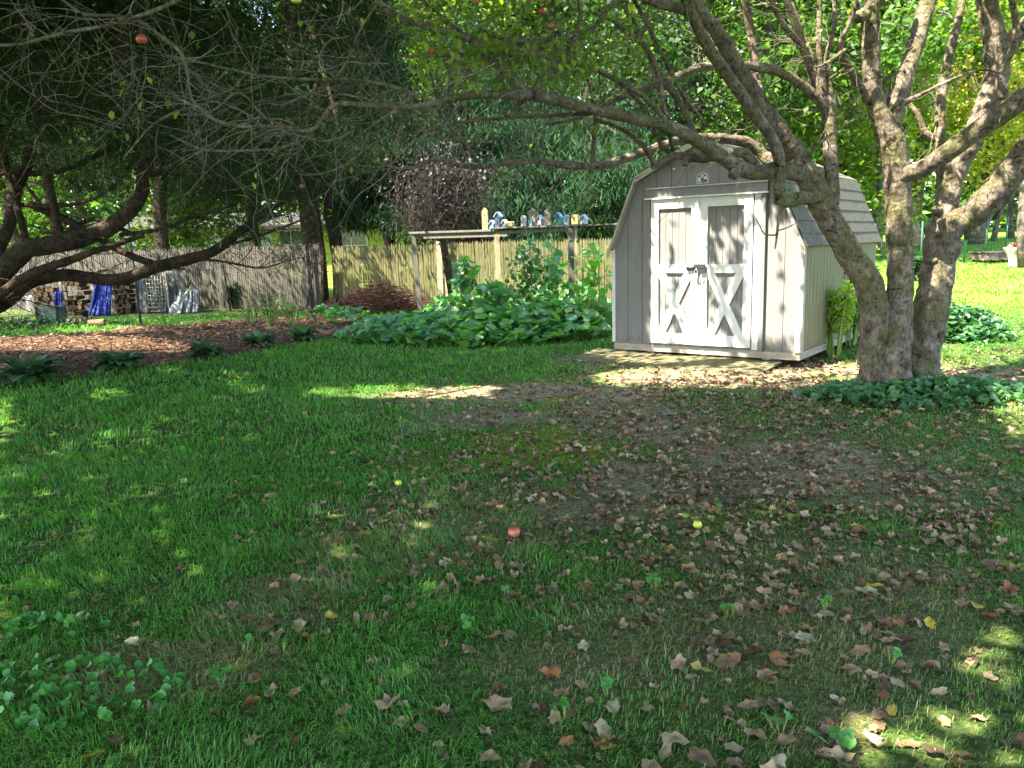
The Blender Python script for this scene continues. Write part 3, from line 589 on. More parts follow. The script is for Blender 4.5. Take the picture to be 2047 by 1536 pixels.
# ================================================================ BACK LEFT CORNER: WOODPILE, TARPS, TOOLS
M_log = bark_mat('log_bark', (0.03, 0.022, 0.017), (0.08, 0.06, 0.045), (0.15, 0.115, 0.09), 9.0, spots=False)
M_cut = noise_mat('cut_wood', [(0.3, (0.09, 0.055, 0.03)), (0.7, (0.24, 0.155, 0.09))], 14.0, .9, .3)
M_tarpb = noise_mat('blue_tarp', [(0.3, (0.005, 0.015, 0.11)), (0.7, (0.010, 0.03, 0.22))], 5.0, .55, .4, bdist=.03, spec=.2)
M_tarpg = noise_mat('grey_tarp', [(0.3, (0.022, 0.028, 0.03)), (0.7, (0.06, 0.072, 0.078))], 5.0, .6, .6, bdist=.05, spec=.25)
def woodpile(pxa, pxb, Y, rows, label, seed, rowh=.12, gaps=0.0):
    P0 = ground(0, 617); random.seed(seed); xa = at(pxa, 600, Y)[0]; xb = at(pxb, 600, Y)[0]; y = Y; z0 = g1((xa + xb) / 2, y)
    r = empty('woodpile', ((xa + xb) / 2, y, z0), 0, label, 'woodpile')
    hw = (xb - xa) / 2
    for k_ in range(rows):
        n = int((xb - xa) / .15)
        for i in range(n):
            if random.random() < gaps * k_ / rows: continue
            x = -hw + .08 + i * .15 + (k_ % 2) * .06 + random.uniform(-.02, .02); rr = random.uniform(.052, .078); z = .07 + k_ * rowh + random.uniform(-.01, .01)
            mb = MB(); j = random.uniform(-.05, .05); ns = random.choice((5, 6, 7, 9)); mb.tube([(x, -.22 + j, z), (x + random.uniform(-.01, .01), .22 + j, z)], [rr, rr * .95], ns, cap=False, smooth=False)
            lg = mb.build('log', M_log, r)
            mb = MB(); vs = [v for v in []]; 
            src = lg.data.vertices; ring = [src[q].co.copy() for q in range(ns)]; mb.add([v + Vector((0, -.004, 0)) for v in ring], [tuple(range(ns))]); mb.build('cut_end', M_cut, lg)
    for s in (-1, 1):
        mb = MB(); mb.bar((s * (hw + .04), 0, -.05), (s * (hw + .04), 0, rows * rowh + .25), .07, .07, up=(0, 1, 0)); mb.build('upright', M_rim, r)
    random.seed(seed + 1); return r, Vector(((xa + xb) / 2, y, z0)), hw
w1, c1, h1 = woodpile(72, 122, 20.9, 6, 'short stack of split firewood at the far left by the fence', 3)
w2, c2, h2 = woodpile(136, 186, 20.9, 7, 'half used stack of split firewood left of the blue tarp', 5, gaps=.8)
w3, c3, h3 = woodpile(232, 274, 20.9, 8, 'stack of split firewood between blue tarp and grey tarp', 8)
def drape(name, label, pxa, pxb, Ya, z1, mat, dep=.35, seed=1, flare=.25, amp=.05, nx=46, nz=34, topw=1.0):
    xa, xb = at(pxa, 600, Ya)[0], at(pxb, 600, Ya)[0]; cx = (xa + xb) / 2; hw = (xb - xa) / 2; gz0 = g1(cx, Ya)
    V = []; idx = []
    for j in range(nz + 1):
        v = j / nz
        for i in range(nx + 1):
            u = -1 + 2 * i / nx
            if v < .25: yy = dep * (1 - v / .25) - .0; zz = z1; s = topw
            else:
                w = (v - .25) / .75; zz = z1 * (1 - w); yy = -flare * w ** 1.6; s = topw + (1 - topw) * w
            fold = mnoise.noise(Vector((u * 3.4 + seed, v * .9, seed))) * amp * (.3 + 1.6 * v) + mnoise.noise(Vector((u * 9 + seed, v * 2.0, seed + 4))) * amp * .5 * (.3 + v)
            sag = mnoise.noise(Vector((u * 2.2, v * 3, seed + 7))) * .06
            V.append((u * hw * s + fold * .5, yy - abs(fold) * 1.2 - .05, max(.012 + .03 * abs(fold), zz + sag * (1 if v < .8 else 0) + .012)))
    for j in range(nz):
        for i in range(nx): a = j * (nx + 1) + i; idx.append((a, a + 1, a + nx + 2, a + nx + 1))
    o = npmesh(name, V, idx, mat, smooth=True); o.location = (cx, Ya, gz0); md = o.modifiers.new('t', 'SOLIDIFY'); md.thickness = .008
    return tag(o, label, 'tarp')
drape('tarp', 'bright blue tarp hanging over the firewood stack', 190, 240, 20.55, .98, M_tarpb, seed=3, flare=.45, amp=.10, topw=.6)
drape('tarp', 'wrinkled grey tarp draped over a covered pile by the fence', 276, 362, 20.6, 1.02, M_tarpg, seed=9, flare=.15, amp=.10)
drape('tarp', 'dark grey tarp bunched low beside the wire rack', 352, 408, 20.45, .55, plain('dark_tarp', (.10, .12, .13), .6), seed=14, flare=.3, amp=.12, topw=.7)
drape('tarp', 'small torn blue tarp end on the left firewood stack', 112, 128, 20.5, .6, M_tarpb, seed=21, flare=.1, amp=.10)
# bulk below the grey tarp so that it rests on something
mb = MB(); xx = at(318, 600, 20.95); mb.box((0, 0, .45), (.88, .5, .88)); o = mb.build('crate_stack', M_rim, None); o.location = (xx[0], xx[1] + .1, g1(xx[0], xx[1])); tag(o, 'dark wooden crates mostly hidden under the grey tarp', 'crate')
# planks and boards lying on the piles
for px, py, Y, L, w, rz, ry, mt, lab in ((205, 545, 20.9, .75, .25, .3, -.25, M_cut, 'orange brown sheet of bark lying on the firewood by the blue tarp'), (40, 555, 21, 1.1, .3, .1, .1, M_rim, 'grey plank lying across the left firewood stack'), (345, 540, 20.9, .6, .12, .0, 0, M_dark, 'black board on top of the grey tarp')):
    p = at(px, py, Y); mb = MB(); mb.box((0, 0, 0), (L, w, .03)); mb.box((.05, .03, .035), (L * .8, w * .6, .025), Matrix.Rotation(.15, 3, 'Z')); mb.tube([(-L * .4, -w * .2, .03), (0, -w * .25, .07), (L * .45, -w * .2, .02)], [.03, .035, .02], 7); o = mb.build('board', mt); o.location = p; o.rotation_euler = (0, ry, rz); tag(o, lab, 'board')
# wire rack
p = ground(388, 612); r = tag(empty('wire_rack', (p[0], 20.35, p[2])), 'pale wire grid rack standing by the dark grey tarp', 'rack')
mb = MB(); hw_ = 17 / F_PX * 20.4
for i in range(7): x = -hw_ + 2 * hw_ * i / 6; mb.tube([(x, 0, 0), (x, .03, 1.05)], [.008, .008], 5)
for i in range(11): z = .05 + i * .1; mb.tube([(-hw_, .03 * z, z), (hw_, .03 * z, z)], [.008, .008], 5)
mb.build('wire_grid', plain('pale_wire', (.26, .245, .19)), r)
mb = MB(); mb.bar((hw_ + .05, .05, 0), (hw_ + .05, .05, 1.05), .05, .05, up=(0, 1, 0)); mb.build('post', M_rim, r)
# shovel leaning on the tarp
a = at(381, 575, 20.1); b = at(339, 626, 19.7); b[2] = g1(b[0], b[1]) + .02; r = empty('shovel', b, 0, 'pale handled shovel leaning on the grey tarp', 'shovel')
av = Vector(a - b); mb = MB(); mb.tube([av * .28, av], [.018, .018], 8); mb.build('handle', paint('handle', (.62, .55, .34)), r)
mb = MB(); side = av.cross(Vector((0, 1, 0))).normalized(); dn = av.normalized(); v = []
for j in range(7):
    t = j / 6; ww = .10 * (math.sin(min(1, t * 1.6 + .15) * PI / 2)) * (1 if t < .85 else .8)
    for i in range(5): u = -1 + i / 2; v.append(dn * (.34 * t) + side * (u * ww) + Vector((0, -.03 * (1 - u * u), 0)))
mb.add(v, [(j * 5 + i, j * 5 + i + 1, j * 5 + i + 6, j * 5 + i + 5) for j in range(6) for i in range(4)], True); mb.tube([dn * .3, dn * .55], [.022, .02], 8); mb.build('blade', plain('old_steel', (.22, .22, .21), .5, .5), r)
# grey bucket
p = ground(74, 622); Y = p[1]; R0 = 17 / F_PX * Y; H0 = 30 / F_PX * Y
r = empty('bucket', (p[0], p[1], p[2]), 0, 'grey plastic tub upside down near the left firewood', 'tub')
mb = MB(); mb.lathe([(R0 * 1.0, 0), (R0 * 1.02, .02), (R0 * .96, H0 * .9), (R0 * .98, H0 * .93), (R0 * .96, H0), (R0 * .6, H0 + .01), (0.001, H0 + .008)], 28); mb.build('body', paint('tub', (.33, .34, .35)), r)
mb = MB(); mb.tube([(R0 * .9, -.1, H0 * .45), (R0 * 1.12, -.12, H0 * .42), (R0 * .95, .1, H0 * .45)], [.012] * 3, 6); mb.box((R0 * .6, -R0 * .78, H0 * .45), (.10, .02, .05), Matrix.Rotation(.6, 3, 'Z')); mb.build('handle', M_dark, r)
# slatted grey-green crate
p = ground(104, 640); Y = p[1]; w = 42 / F_PX * Y; h = 28 / F_PX * Y
r = empty('crate', p, .12, 'grey green slatted crate standing on the grass', 'crate'); Mc = paint('crate', (.17, .22, .19))
mb = MB()
for j in range(3):
    z = h * (.17 + .33 * j); mb.box((0, -.2, z), (w, .02, h * .29)); mb.box((0, .2, z), (w, .02, h * .29)); mb.box((-w / 2, 0, z), (.02, .38, h * .29)); mb.box((w / 2, 0, z), (.02, .38, h * .29))
mb.build('slats', Mc, r); mb = MB()
for s in (-1, 1):
    for t in (-1, 1): mb = MB(); mb.box((s * (w / 2 - .02), t * .225, h / 2), (.05, .025, h + .02)); mb.build('corner_batten', M_dark, r)
# black pot, logs, marker post
p = ground(171, 636); mb = MB(); mb.lathe([(.055, 0), (.075, .15), (.085, .155), (.085, .18), (.07, .18), (.06, .05), (0.001, .05)], 18); o = mb.build('flower_pot', M_dark); o.location = p; tag(o, 'small black nursery pot on the grass behind the cut log', 'pot')
def logobj(px, py, L, R, rz, lab):
    p = ground(px, py); r = empty('log', (p[0], p[1], p[2] + R * .9), rz, lab, 'log'); mb = MB(); mb.tube([(-L / 2, 0, 0), (-L / 4, 0, .003), (L / 4, 0, 0), (L / 2, 0, 0)], [R, R * .98, R, R * 1.02], 18, cap=False, bump=.12, freq=14); mb.build('bark', M_log if 'mossy' in lab else M_cut, r)
    for s in (-1, 1): mb = MB(); mb.tube([(s * (L / 2 - .005), 0, 0), (s * (L / 2 + .004), 0, 0)], [R * .99, R * .96], 18); mb.build('cut_end', M_cut, r)
logobj(194, 655, .30, .09, .25, 'pale cut log lying on the grass left of the marker post')
logobj(152, 650, .52, .09, -.1, 'dark mossy log lying between crate and pale cut log')
p = ground(283, 657); hgt = (657 - 396) / F_PX * p[1]; mb = MB()
r = empty('marker_post', p, 0, 'thin black metal post standing at the back of the mulch bed', 'post')
mb.tube([(0, 0, -.05), (-.02, 0, hgt * .38), (-.03, 0, hgt)], [.028, .022, .018], 8); mb.build('shaft', M_black, r); mb = MB(); mb.box((0, -.02, .06), (.09, .012, .12)); mb.build('anchor_plate', M_black, r)
# small wire cloche and leaning poles at the fence
for px, lean, lab in ((497, -.16, 'dark leaning pole against the grey fence'), (626, .22, 'dark pole leaning where the two fences meet')):
    p = ground(px + 10, 612); mb = MB(); mb.tube([(p[0], 20.3, 0), (p[0] + lean * 1.1, 20.5, 1.25)], [.025, .018], 7, bump=.1); o = mb.build('pole', M_bark_con); tag(o, lab, 'pole')
# brush pile
def brush():
    r = empty('brush_pile', at(760, 605, 18.9) * [1, 1, 0] + [0, 0, 0], 0, 'dark reddish pile of cut brush against the olive fence', 'brush pile'); mb = MB(); random.seed(5)
    for i in range(420):
        u = random.gauss(0, .75); v = random.uniform(-.4, .4); top = .62 * math.exp(-(u / .85) ** 2); z = random.uniform(0.02, max(.05, top)); a = random.uniform(-.5, .5); L = random.uniform(.4, 1.2)
        d = Vector((math.cos(a), random.uniform(-.5, .5), math.sin(a) * .5)); p0 = Vector((u, v, z)) - d * L / 2; p0.z = max(p0.z, .02)
        pm = p0 + d * L / 2 + Vector((0, 0, random.uniform(-.03, .08))); p1 = p0 + d * L; p1.z = max(.02, p1.z); mb.tube([p0, pm, p1], [.012, .009, .004], 4, cap=False)
    mb.build('sticks', bark_mat('brush_bark', (.03, .015, .012), (.10, .045, .035), (.20, .10, .08), 8, spots=False), r); mb = MB()
    mb.tube([(-1.1, -.35, .05), (-.8, -.3, .12), (-.2, -.3, .10), (.2, -.32, .06)], [.07, .08, .06, .05], 10, bump=.2, freq=8); mb.tube([(-1.05, -.2, .1), (-.95, -.25, .4), (-.98, -.2, .55)], [.05, .04, .02], 8, bump=.2); mb.build('thick_limb', M_bark_con, r)
brush()

# ================================================================ FAR RIGHT: WIRE FENCE, FIRE PIT, PLANTER, BIRD FEEDER
M_wire = plain('green_wire', (.03, .10, .06), .5)
def wirefence(pa, pb, n, label, h=1.1):
    r = empty('wire_fence', (pa[0], pa[1], g1(*pa)), 0, label, 'wire fence'); o_ = Vector((pa[0], pa[1], g1(*pa)))
    P = [Vector((pa[0] + (pb[0] - pa[0]) * i / n, pa[1] + (pb[1] - pa[1]) * i / n, 0)) for i in range(n + 1)]
    for p in P: p.z = g1(p.x, p.y)
    for p in P: mb = MB(); mb.tube([p - o_, p - o_ + Vector((0, 0, h + .08))], [.022, .022], 6); mb.build('post', M_wire, r)
    mb = MB(); mb2 = MB()
    for a, b_ in zip(P[:-1], P[1:]):
        for z in (.05, .2, .4, .6, .8, .95, h): mb.tube([a - o_ + Vector((0, 0, z)), b_ - o_ + Vector((0, 0, z))], [.005, .005], 4, cap=False)
        L = (b_ - a).length; kk = int(L / .12)
        for i in range(kk): q = a.lerp(b_, i / kk) - o_; mb.tube([q + Vector((0, 0, .02)), q + Vector((0, 0, h))], [.0035, .0035], 3, cap=False)
    mb.build('wire_mesh', M_wire, r)
wf0 = at(1745, 540, 20.0); wf1 = at(2120, 520, 23.5)
wirefence((wf0[0], wf0[1]), (wf1[0], wf1[1]), 9, 'green wire mesh fence on thin posts across the sunny lawn')
p = ground(1990, 524); r = empty('fire_pit', p, .1, 'low rusty dark square fire pit on the lawn by the white planter', 'fire pit'); Mf = noise_mat('rusty_iron', [(.3, (.04, .03, .03)), (.6, (.14, .10, .09)), (.75, (.4, .3, .26))], 9, .8, .4)
w = 72 / F_PX * p[1]; h = 20 / F_PX * p[1]; mb = MB(); mb.box((0, -.35, h * .6), (w, .04, h * .7)); mb.box((0, .35, h * .6), (w, .04, h * .7)); mb.box((-w / 2, 0, h * .6), (.04, .66, h * .7)); mb.box((w / 2, 0, h * .6), (.04, .66, h * .7)); mb.box((0, 0, h * .45), (w - .1, .6, .03)); mb.build('tray', Mf, r)
mb = MB(); mb.box((0, 0, h * .99), (w + .1, .8, .03)); mb.build('rim', Mf, r)
for s in (-1, 1):
    for t in (-1, 1): mb = MB(); mb.bar((s * (w / 2 - .06), t * .3, 0), (s * (w / 2 - .06), t * .3, h * .3), .05, .05, up=(0, 1, 0)); mb.build('leg', Mf, r)
p = ground(2026, 534); Y = p[1]; s = 1 / F_PX * Y; r = empty('planter', p, 0, 'white stone urn planter with a red flower on the sunny lawn', 'planter')
Mst = noise_mat('white_stone', [(.3, (.28, .26, .20)), (.6, (.5, .48, .43))], 9, .8, .5)
mb = MB(); mb.lathe([(11 * s, 0), (12 * s, 2 * s), (9 * s, 8 * s), (10 * s, 16 * s), (15 * s, 28 * s), (19 * s, 35 * s), (20 * s, 38 * s), (16 * s, 38 * s), (13 * s, 32 * s), (.001, 31 * s)], 12); u = mb.build('urn', Mst, r)
V, Fq = leaf_quads(rng.normal(0, 5 * s, (60, 3)) * [1, 1, .5] + [-6 * s, 0, 38 * s], rdirs(60) + [0, 0, .4], rdirs(60), .12, .05); npmesh('plant', V, Fq, M_litter_p, r)
V, Fq = leaf_quads(rng.normal(0, 2 * s, (24, 3)) + [-2 * s, -.05, 42 * s], rdirs(24), rdirs(24), .07, .06); npmesh('flower', V, Fq, paint('red', (.6, .06, .08)), r)
p = ground(1818, 503); p = at(1818, 480, 27.0); p[2] = g1(p[0], p[1]); r = empty('bird_feeder', p, 0, 'white roofed bird feeder on a pole between the tree stems', 'bird feeder')
s = 27 / F_PX; z0 = at(1818, 455, 27)[2] - p[2]; mb = MB(); mb.tube([(0, 0, -.1), (0, 0, z0 - 14 * s)], [.03, .03], 8); mb.build('pole', M_wire, r)
mb = MB(); mb.lathe([(9 * s, z0), (9.5 * s, z0 + .02), (3 * s, z0 + 14 * s), (1 * s, z0 + 22 * s), (.001, z0 + 23 * s)], 14); mb.build('roof', M_white, r)
mb = MB(); mb.lathe([(7 * s, z0 - 14 * s), (7 * s, z0 - 12 * s), (.001, z0 - 12 * s)], 14)
for k_ in range(8): t = k_ * PI / 4; mb.tube([(6 * s * math.cos(t), 6 * s * math.sin(t), z0 - 13 * s), (6 * s * math.cos(t), 6 * s * math.sin(t), z0 + .01)], [.008] * 2, 4)
mb.build('cage', plain('cage', (.25, .26, .26)), r)

# ================================================================ HOUSES BEYOND THE FENCE
M_lime = noise_mat('lime_siding', [(.3, (.30, .34, .07)), (.7, (.40, .44, .12))], 3, .7, .1)
M_palew = noise_mat('pale_siding', [(.3, (.28, .28, .28)), (.7, (.38, .38, .37))], 3, .7, .1)
M_glass = plain('dark_glass', (.05, .08, .07), .15, .6); M_roofg = noise_mat('grey_roof', [(.3, (.03, .029, .028)), (.7, (.06, .057, .054))], 9, .9, .3)
def house(px0, px1, Y, zw, zr, mat, label, wins, dep=8.0):
    a = at(px0, 480, Y); b_ = at(px1, 480, Y); w = b_[0] - a[0]; r = empty('house', ((a[0] + b_[0]) / 2, Y, 0), 0, label, 'house')
    mb = MB(); mb.box((0, dep / 2, zw / 2 - .3), (w, dep, zw + .6))
    for k_ in range(int(zw / .18)): mb.box((0, -.006 + .004 * (k_ % 2), .1 + k_ * .18), (w + .02, .02, .155), Matrix.Rotation(.05, 3, 'X'))
    mb.build('wall', mat, r)
    mb = MB(); mb.add([(-w / 2 - .4, -.5, zw - .1), (w / 2 + .4, -.5, zw - .1), (w / 2 + .4, dep / 2, zr), (-w / 2 - .4, dep / 2, zr), (w / 2 + .4, dep + .5, zw - .1), (-w / 2 - .4, dep + .5, zw - .1), (-w / 2 - .4, -.5, zw - .25), (w / 2 + .4, -.5, zw - .25), (w / 2 + .4, dep + .5, zw - .25), (-w / 2 - .4, dep + .5, zw - .25)],
        [(0, 1, 2, 3), (3, 2, 4, 5), (6, 7, 1, 0), (7, 8, 4, 2, 1), (9, 6, 0, 3, 5), (8, 9, 5, 4), (6, 9, 8, 7)]); mb.build('roof', M_roofg, r)
    for wx, wz, ww, wh in wins:
        x = at(wx, 480, Y)[0] - (a[0] + b_[0]) / 2; mb = MB(); mb.box((x, -.05, wz), (ww + .16, .06, wh + .16)); f = mb.build('window', M_white, r); mb = MB(); mb.box((x, -.085, wz), (ww, .02, wh)); mb.build('pane', M_glass, f)
        mb = MB(); mb.box((x, -.10, wz), (.04, .02, wh)); mb.box((x, -.10, wz), (ww, .018, .04)); mb.build('muntin', M_white, f)
house(545, 742, 34.0, 2.6, 3.2, M_lime, 'lime yellow house behind the fence and dark tree trunks', [(583, 1.7, .9, 1.1), (703, 1.6, 1.2, 1.5)])
house(230, 480, 44.0, 2.9, 3.7, M_palew, 'pale grey house glimpsed under the dark conifer boughs', [(300, 2.0, 1.2, 1.2), (400, 2.0, 1.2, 1.2)])
house(955, 1100, 40.0, 3.0, 5.0, M_palew, 'whitish house glimpsed behind the bird houses', [(1008, 1.7, 1.2, 1.0)])
house(1104, 1150, 33.0, 1.75, 2.6, paint('tanhouse', (.62, .58, .38)), 'low tan outbuilding seen just below the bird house shelf', [(1115, 1.42, .45, .3)], 4.0)

# ================================================================ SMALL PLANTS
def curved_leaves(base, az, el, L, W, curl, n=4, cup=.12, wprof=(.25, .9, 1.0, .6, .05)):
    """strap or heart leaves that arch over: arrays of base (N,3), azimuth, elevation, length, width"""
    N = len(base); P = np.array(base, float); rows = []; e = np.array(el, float); hd = np.stack([np.cos(az), np.sin(az), np.zeros(N)], 1); side = np.stack([-np.sin(az), np.cos(az), np.zeros(N)], 1)
    m_ = len(wprof)
    for j in range(m_):
        w = (W * wprof[j] / 2)[:, None]; up = -hd * np.sin(e)[:, None]; up[:, 2] = np.cos(e)
        rows.append((P - side * w + up * w * cup, P + side * w + up * w * cup, P.copy() - up * w * cup))
        P = P + (hd * np.cos(e)[:, None] + np.array([0, 0, 1.0]) * np.sin(e)[:, None]) * (L / (m_ - 1))[:, None]; e = e - curl / (m_ - 1)
    V = np.stack([np.stack([r[0], r[2], r[1]], 1) for r in rows], 1)    # N, m, 3, 3
    V = V.reshape(-1, 3); base_i = (np.arange(N) * m_ * 3)[:, None]; q = []
    for j in range(m_ - 1):
        for s in (0, 1): q.append([j * 3 + s, j * 3 + s + 1, (j + 1) * 3 + s + 1, (j + 1) * 3 + s])
    q = np.array(q).reshape(1, -1, 4) + base_i[:, :, None]; return V, q.reshape(-1, 4)
def hosta(px, py, wpx, label, n=70, mat=None, seed=0):
    p = ground(px, py); R = wpx / 2 / F_PX * p[1]; r = empty('hosta', p, 0, label, 'hosta', 'hostas along the edge of the mulch bed'); g = np.random.default_rng(seed)
    az = g.uniform(0, 2 * PI, n); L = R * g.uniform(.6, 1.25, n); b = np.stack([np.cos(az), np.sin(az), 0 * az], 1) * (R * .12) * g.uniform(0, 1, (n, 1))
    V, F = curved_leaves(b, az, g.uniform(.7, 1.45, n), L, L * g.uniform(.28, .42, n), g.uniform(1.2, 2.2, n), wprof=(.08, .7, 1.0, .85, .04)); V[:, 2] = np.maximum(V[:, 2], .008)
    npmesh('leaves', V, F, mat or M_hosta, r, True)
hosta(60, 765, 150, 'dark green hosta clump at the left end of the bed edge', 95, seed=1)
hosta(243, 738, 108, 'green hosta clump, second from the left along the bed edge', 80, seed=2)
hosta(412, 715, 92, 'glossy hosta clump in the middle of the bed edge', 70, seed=3)
hosta(522, 695, 88, 'low dark hosta clump, fourth from the left along the bed', 60, seed=4)
hosta(606, 680, 80, 'small dark hosta clump nearest to the squash patch', 55, seed=5)
def big_leaf(n, P, size, seed=0, tilt=.45, g=None):
    """rounded, shallowly lobed squash leaves: fan of 10 edge points round the stalk tip"""
    g = g or rng; K = 10; N = unit(np.stack([g.normal(0, tilt, n), g.normal(0, tilt, n) - .15, np.ones(n)], 1)); a = unit(np.cross(N, g.normal(size=(n, 3)))); b = np.cross(N, a)
    V = [P - N * (size * .10)[:, None]]
    for k_ in range(K):
        t = 2 * PI * k_ / K; rad = size / 2 * (1.0 if k_ % 2 == 0 else .84) * (0.42 if k_ == 0 else 1) * g.uniform(.9, 1.1, n)
        V.append(P + (a * math.cos(t) + b * math.sin(t)) * rad[:, None] + N * (size * g.uniform(-.08, .10, n))[:, None])
    V = np.stack(V, 1).reshape(-1, 3); f = np.array([[0, 1 + k_, 1 + (k_ + 1) % K] for k_ in range(K)])[None] + (np.arange(n) * (K + 1))[:, None, None]
    return V, f.reshape(-1, 3)
def stems(starts, ends, mat, name, parent, r=.006, sag=.0):
    mb = MB()
    for a, b_ in zip(starts, ends):
        a = Vector(a); b_ = Vector(b_); mb.tube([a, a.lerp(b_, .5) + Vector((0, 0, sag)), b_], [r, r, r * .7], 4, cap=False)
    o = mb.build(name, mat, parent); o['kind'] = 'stuff'; return o
def squash(cx, cyy, rx, ry, n, hmax, label, name='squash_plant', seed=0, zlo=.12, size=(.13, .27), tilt=.5, flowers=0, flcol=None):
    g = np.random.default_rng(seed); z0 = g1(cx, cyy); r = empty(name, (cx, cyy, z0), 0, label, 'squash plant', 'squash vines in the garden patch' if name == 'squash_plant' else None)
    th = g.uniform(0, 2 * PI, n); rr = np.sqrt(g.uniform(0, 1, n)); x = rx * rr * np.cos(th); y = ry * rr * np.sin(th)
    h = hmax * (1 - rr ** 2.4) * (.72 + .4 * fbm(x + cx, y + cyy, .8, seed)) + zlo; z = h * np.where(g.uniform(size=n) < .72, g.uniform(.85, 1.05, n), g.uniform(.3, .8, n)) + (gz(x + cx, y + cyy) - z0)
    P = np.stack([x, y, z], 1); V, F = big_leaf(n, P, g.uniform(*size, n), g=g, tilt=tilt); npmesh('leaves', V, F, M_squash, r, True)
    k_ = min(n, 90); stems(np.stack([x[:k_] * .9, y[:k_] * .9 + .05, 0 * x[:k_]], 1), P[:k_] - [0, 0, .02], M_stem, 'stalks', r)
    if flowers:
        i = g.integers(0, n, flowers); V, F = big_leaf(flowers, P[i] + [0, -.06, .05], np.full(flowers, .09), g=g, tilt=1.0); npmesh('blossoms', V, F, flcol, r, True)
SQ = [(800, 676, 1.0, .9, 260, .28, 'squash plant with bluish leaves at the left end of the garden patch'), (905, 682, 1.0, .9, 330, .34, 'squash plant with broad leaves left of the middle of the patch'),
      (1000, 682, 1.0, .9, 330, .38, 'squash plant in front of the pale arbor post'), (1095, 672, 1.0, .9, 330, .42, 'squash plant right of the middle of the garden patch'),
      (1165, 655, .9, 1.0, 300, .46, 'squash plant crowding the left wall of the shed'), (955, 640, 1.3, 1.0, 260, .52, 'squash plant at the back of the patch before the trellis'), (1110, 625, 1.3, 1.0, 260, .58, 'squash plant at the back right of the patch')]
for i, (px, py, rx, ry, n, h, lab) in enumerate(SQ):
    p = ground(px, py); squash(p[0], p[1], rx, ry, n, h, lab, seed=40 + i, flowers=3 if i in (3, 5) else 0, flcol=P_['gold'])
p = ground(700, 650); squash(p[0], p[1], .55, .3, 34, .22, 'small pale green squash seedling patch beside the mulch bed', seed=60, size=(.16, .26))
p = ground(655, 640); squash(p[0], p[1], .6, .25, 34, .22, 'low pale leaved vine at the foot of the fence gap', seed=61, size=(.14, .24))
# taller climbers on the arbor
def climber(px, ptop, pbot, Y, wpx, n, label, seed, size=(.12, .2), mat=None, name='climbing_vine', flowers=0, flcol=None):
    g = np.random.default_rng(seed); b = at(px, pbot, Y); t = at(px, ptop, Y); b[2] = g1(b[0], b[1]); H = t[2] - b[2]; W = wpx / F_PX * Y; r = empty(name, b, 0, label, 'vine')
    u = g.normal(0, .30, n); z = g.beta(1.5, 1.3, n); w = W * (1 - .35 * z); P = np.stack([u * w, g.normal(0, .18, n), z * H * (.9 + .12 * np.cos(u * 5))], 1)
    V, F = big_leaf(n, P, g.uniform(*size, n), g=g, tilt=1.1); npmesh('leaves', V, F, mat or M_squash, r, True)
    st = P[g.integers(0, n, 70)]; en = st + g.normal(0, .18, (70, 3)); stems(st, en, M_stem, 'tendrils', r, .006, .03)
    stems(np.stack([np.linspace(-W * .3, W * .3, 5), np.zeros(5), np.zeros(5)], 1), np.stack([np.linspace(-W * .2, W * .3, 5), np.zeros(5), np.full(5, H * .85)], 1), M_stem, 'stems', r, .01)
    if flowers: V, F = big_leaf(flowers, P[:flowers] * [1, 1, .6] + [0, -.25, .1], np.full(flowers, .14), g=g, tilt=.8); npmesh('flowers', V, F, flcol, r, True)
climber(935, 510, 640, 14.0, 90, 130, 'leafy squash vine climbing left of the pale arbor post', 71, size=(.13, .24))
climber(1060, 482, 620, 14.6, 130, 420, 'dense small leaved vine with pale blue flowers on the trellis', 72, size=(.05, .15), mat=M_ivy, flowers=5, flcol=P_['sky'])
climber(1105, 485, 600, 14.2, 70, 60, 'bright squash vine reaching up beside the arbor post', 73, size=(.16, .26))
climber(1185, 492, 640, 13.4, 80, 55, 'tall squash vine with curled leaves against the shed corner', 74, size=(.14, .24), mat=leaf_mat('leaves_bright', [(.07, .2, .04), (.12, .3, .05), (.2, .36, .08)], .4))
climber(990, 560, 640, 13.0, 110, 110, 'mid height squash leaves below the arbor shelf', 75, size=(.15, .26))
# leafy uprights: lanceolate plants
def upright(px, py, hpx, label, nstem, nleaf, spread, mat, smat, name='leafy_plant', cat='plant', seed=0, L=(.08, .14), flowers=None, Yf=None, w=.26):
    g = np.random.default_rng(seed); p = ground(px, py) if Yf is None else at(px, py, Yf); H = hpx / F_PX * p[1]; r = empty(name, p, 0, label, cat); mb = MB(); B = []; A = []; E_ = []
    for s in range(nstem):
        a = g.uniform(0, 2 * PI); d = spread * H * g.uniform(.2, 1); top = np.array([math.cos(a) * d, math.sin(a) * d * .6, H * g.uniform(.7, 1)]); b = np.array([math.cos(a), math.sin(a), 0]) * .05; mid = (b + top) / 2 + g.normal(0, .03, 3)
        mb.tube([b, mid, top], [.014, .011, .006], 6, cap=False)
        for k_ in range(nleaf):
            t = g.uniform(.35, 1.0); q = b * (1 - t) ** 2 + 2 * mid * t * (1 - t) + top * t * t; B.append(q); A.append(g.uniform(0, 2 * PI)); E_.append(g.uniform(-.1, .9))
    mb.build('stems', smat, r); n = len(B); Ls = g.uniform(*L, n); V, F = curved_leaves(np.array(B), np.array(A), np.array(E_), Ls, Ls * w, g.uniform(.6, 1.6, n), wprof=(.15, .8, 1, .6, .03)); npmesh('leaves', V, F, mat, r, True)
    if flowers: 
        k_ = 26; idx = g.integers(0, n, k_); V, F = big_leaf(k_, np.array(B)[idx] + g.normal(0, .02, (k_, 3)), np.full(k_, .04), g=g, tilt=1.2); npmesh('blossoms', V, F, flowers, r, True)
M_pink = plain('dusty_pink', (.40, .17, .24), .7)
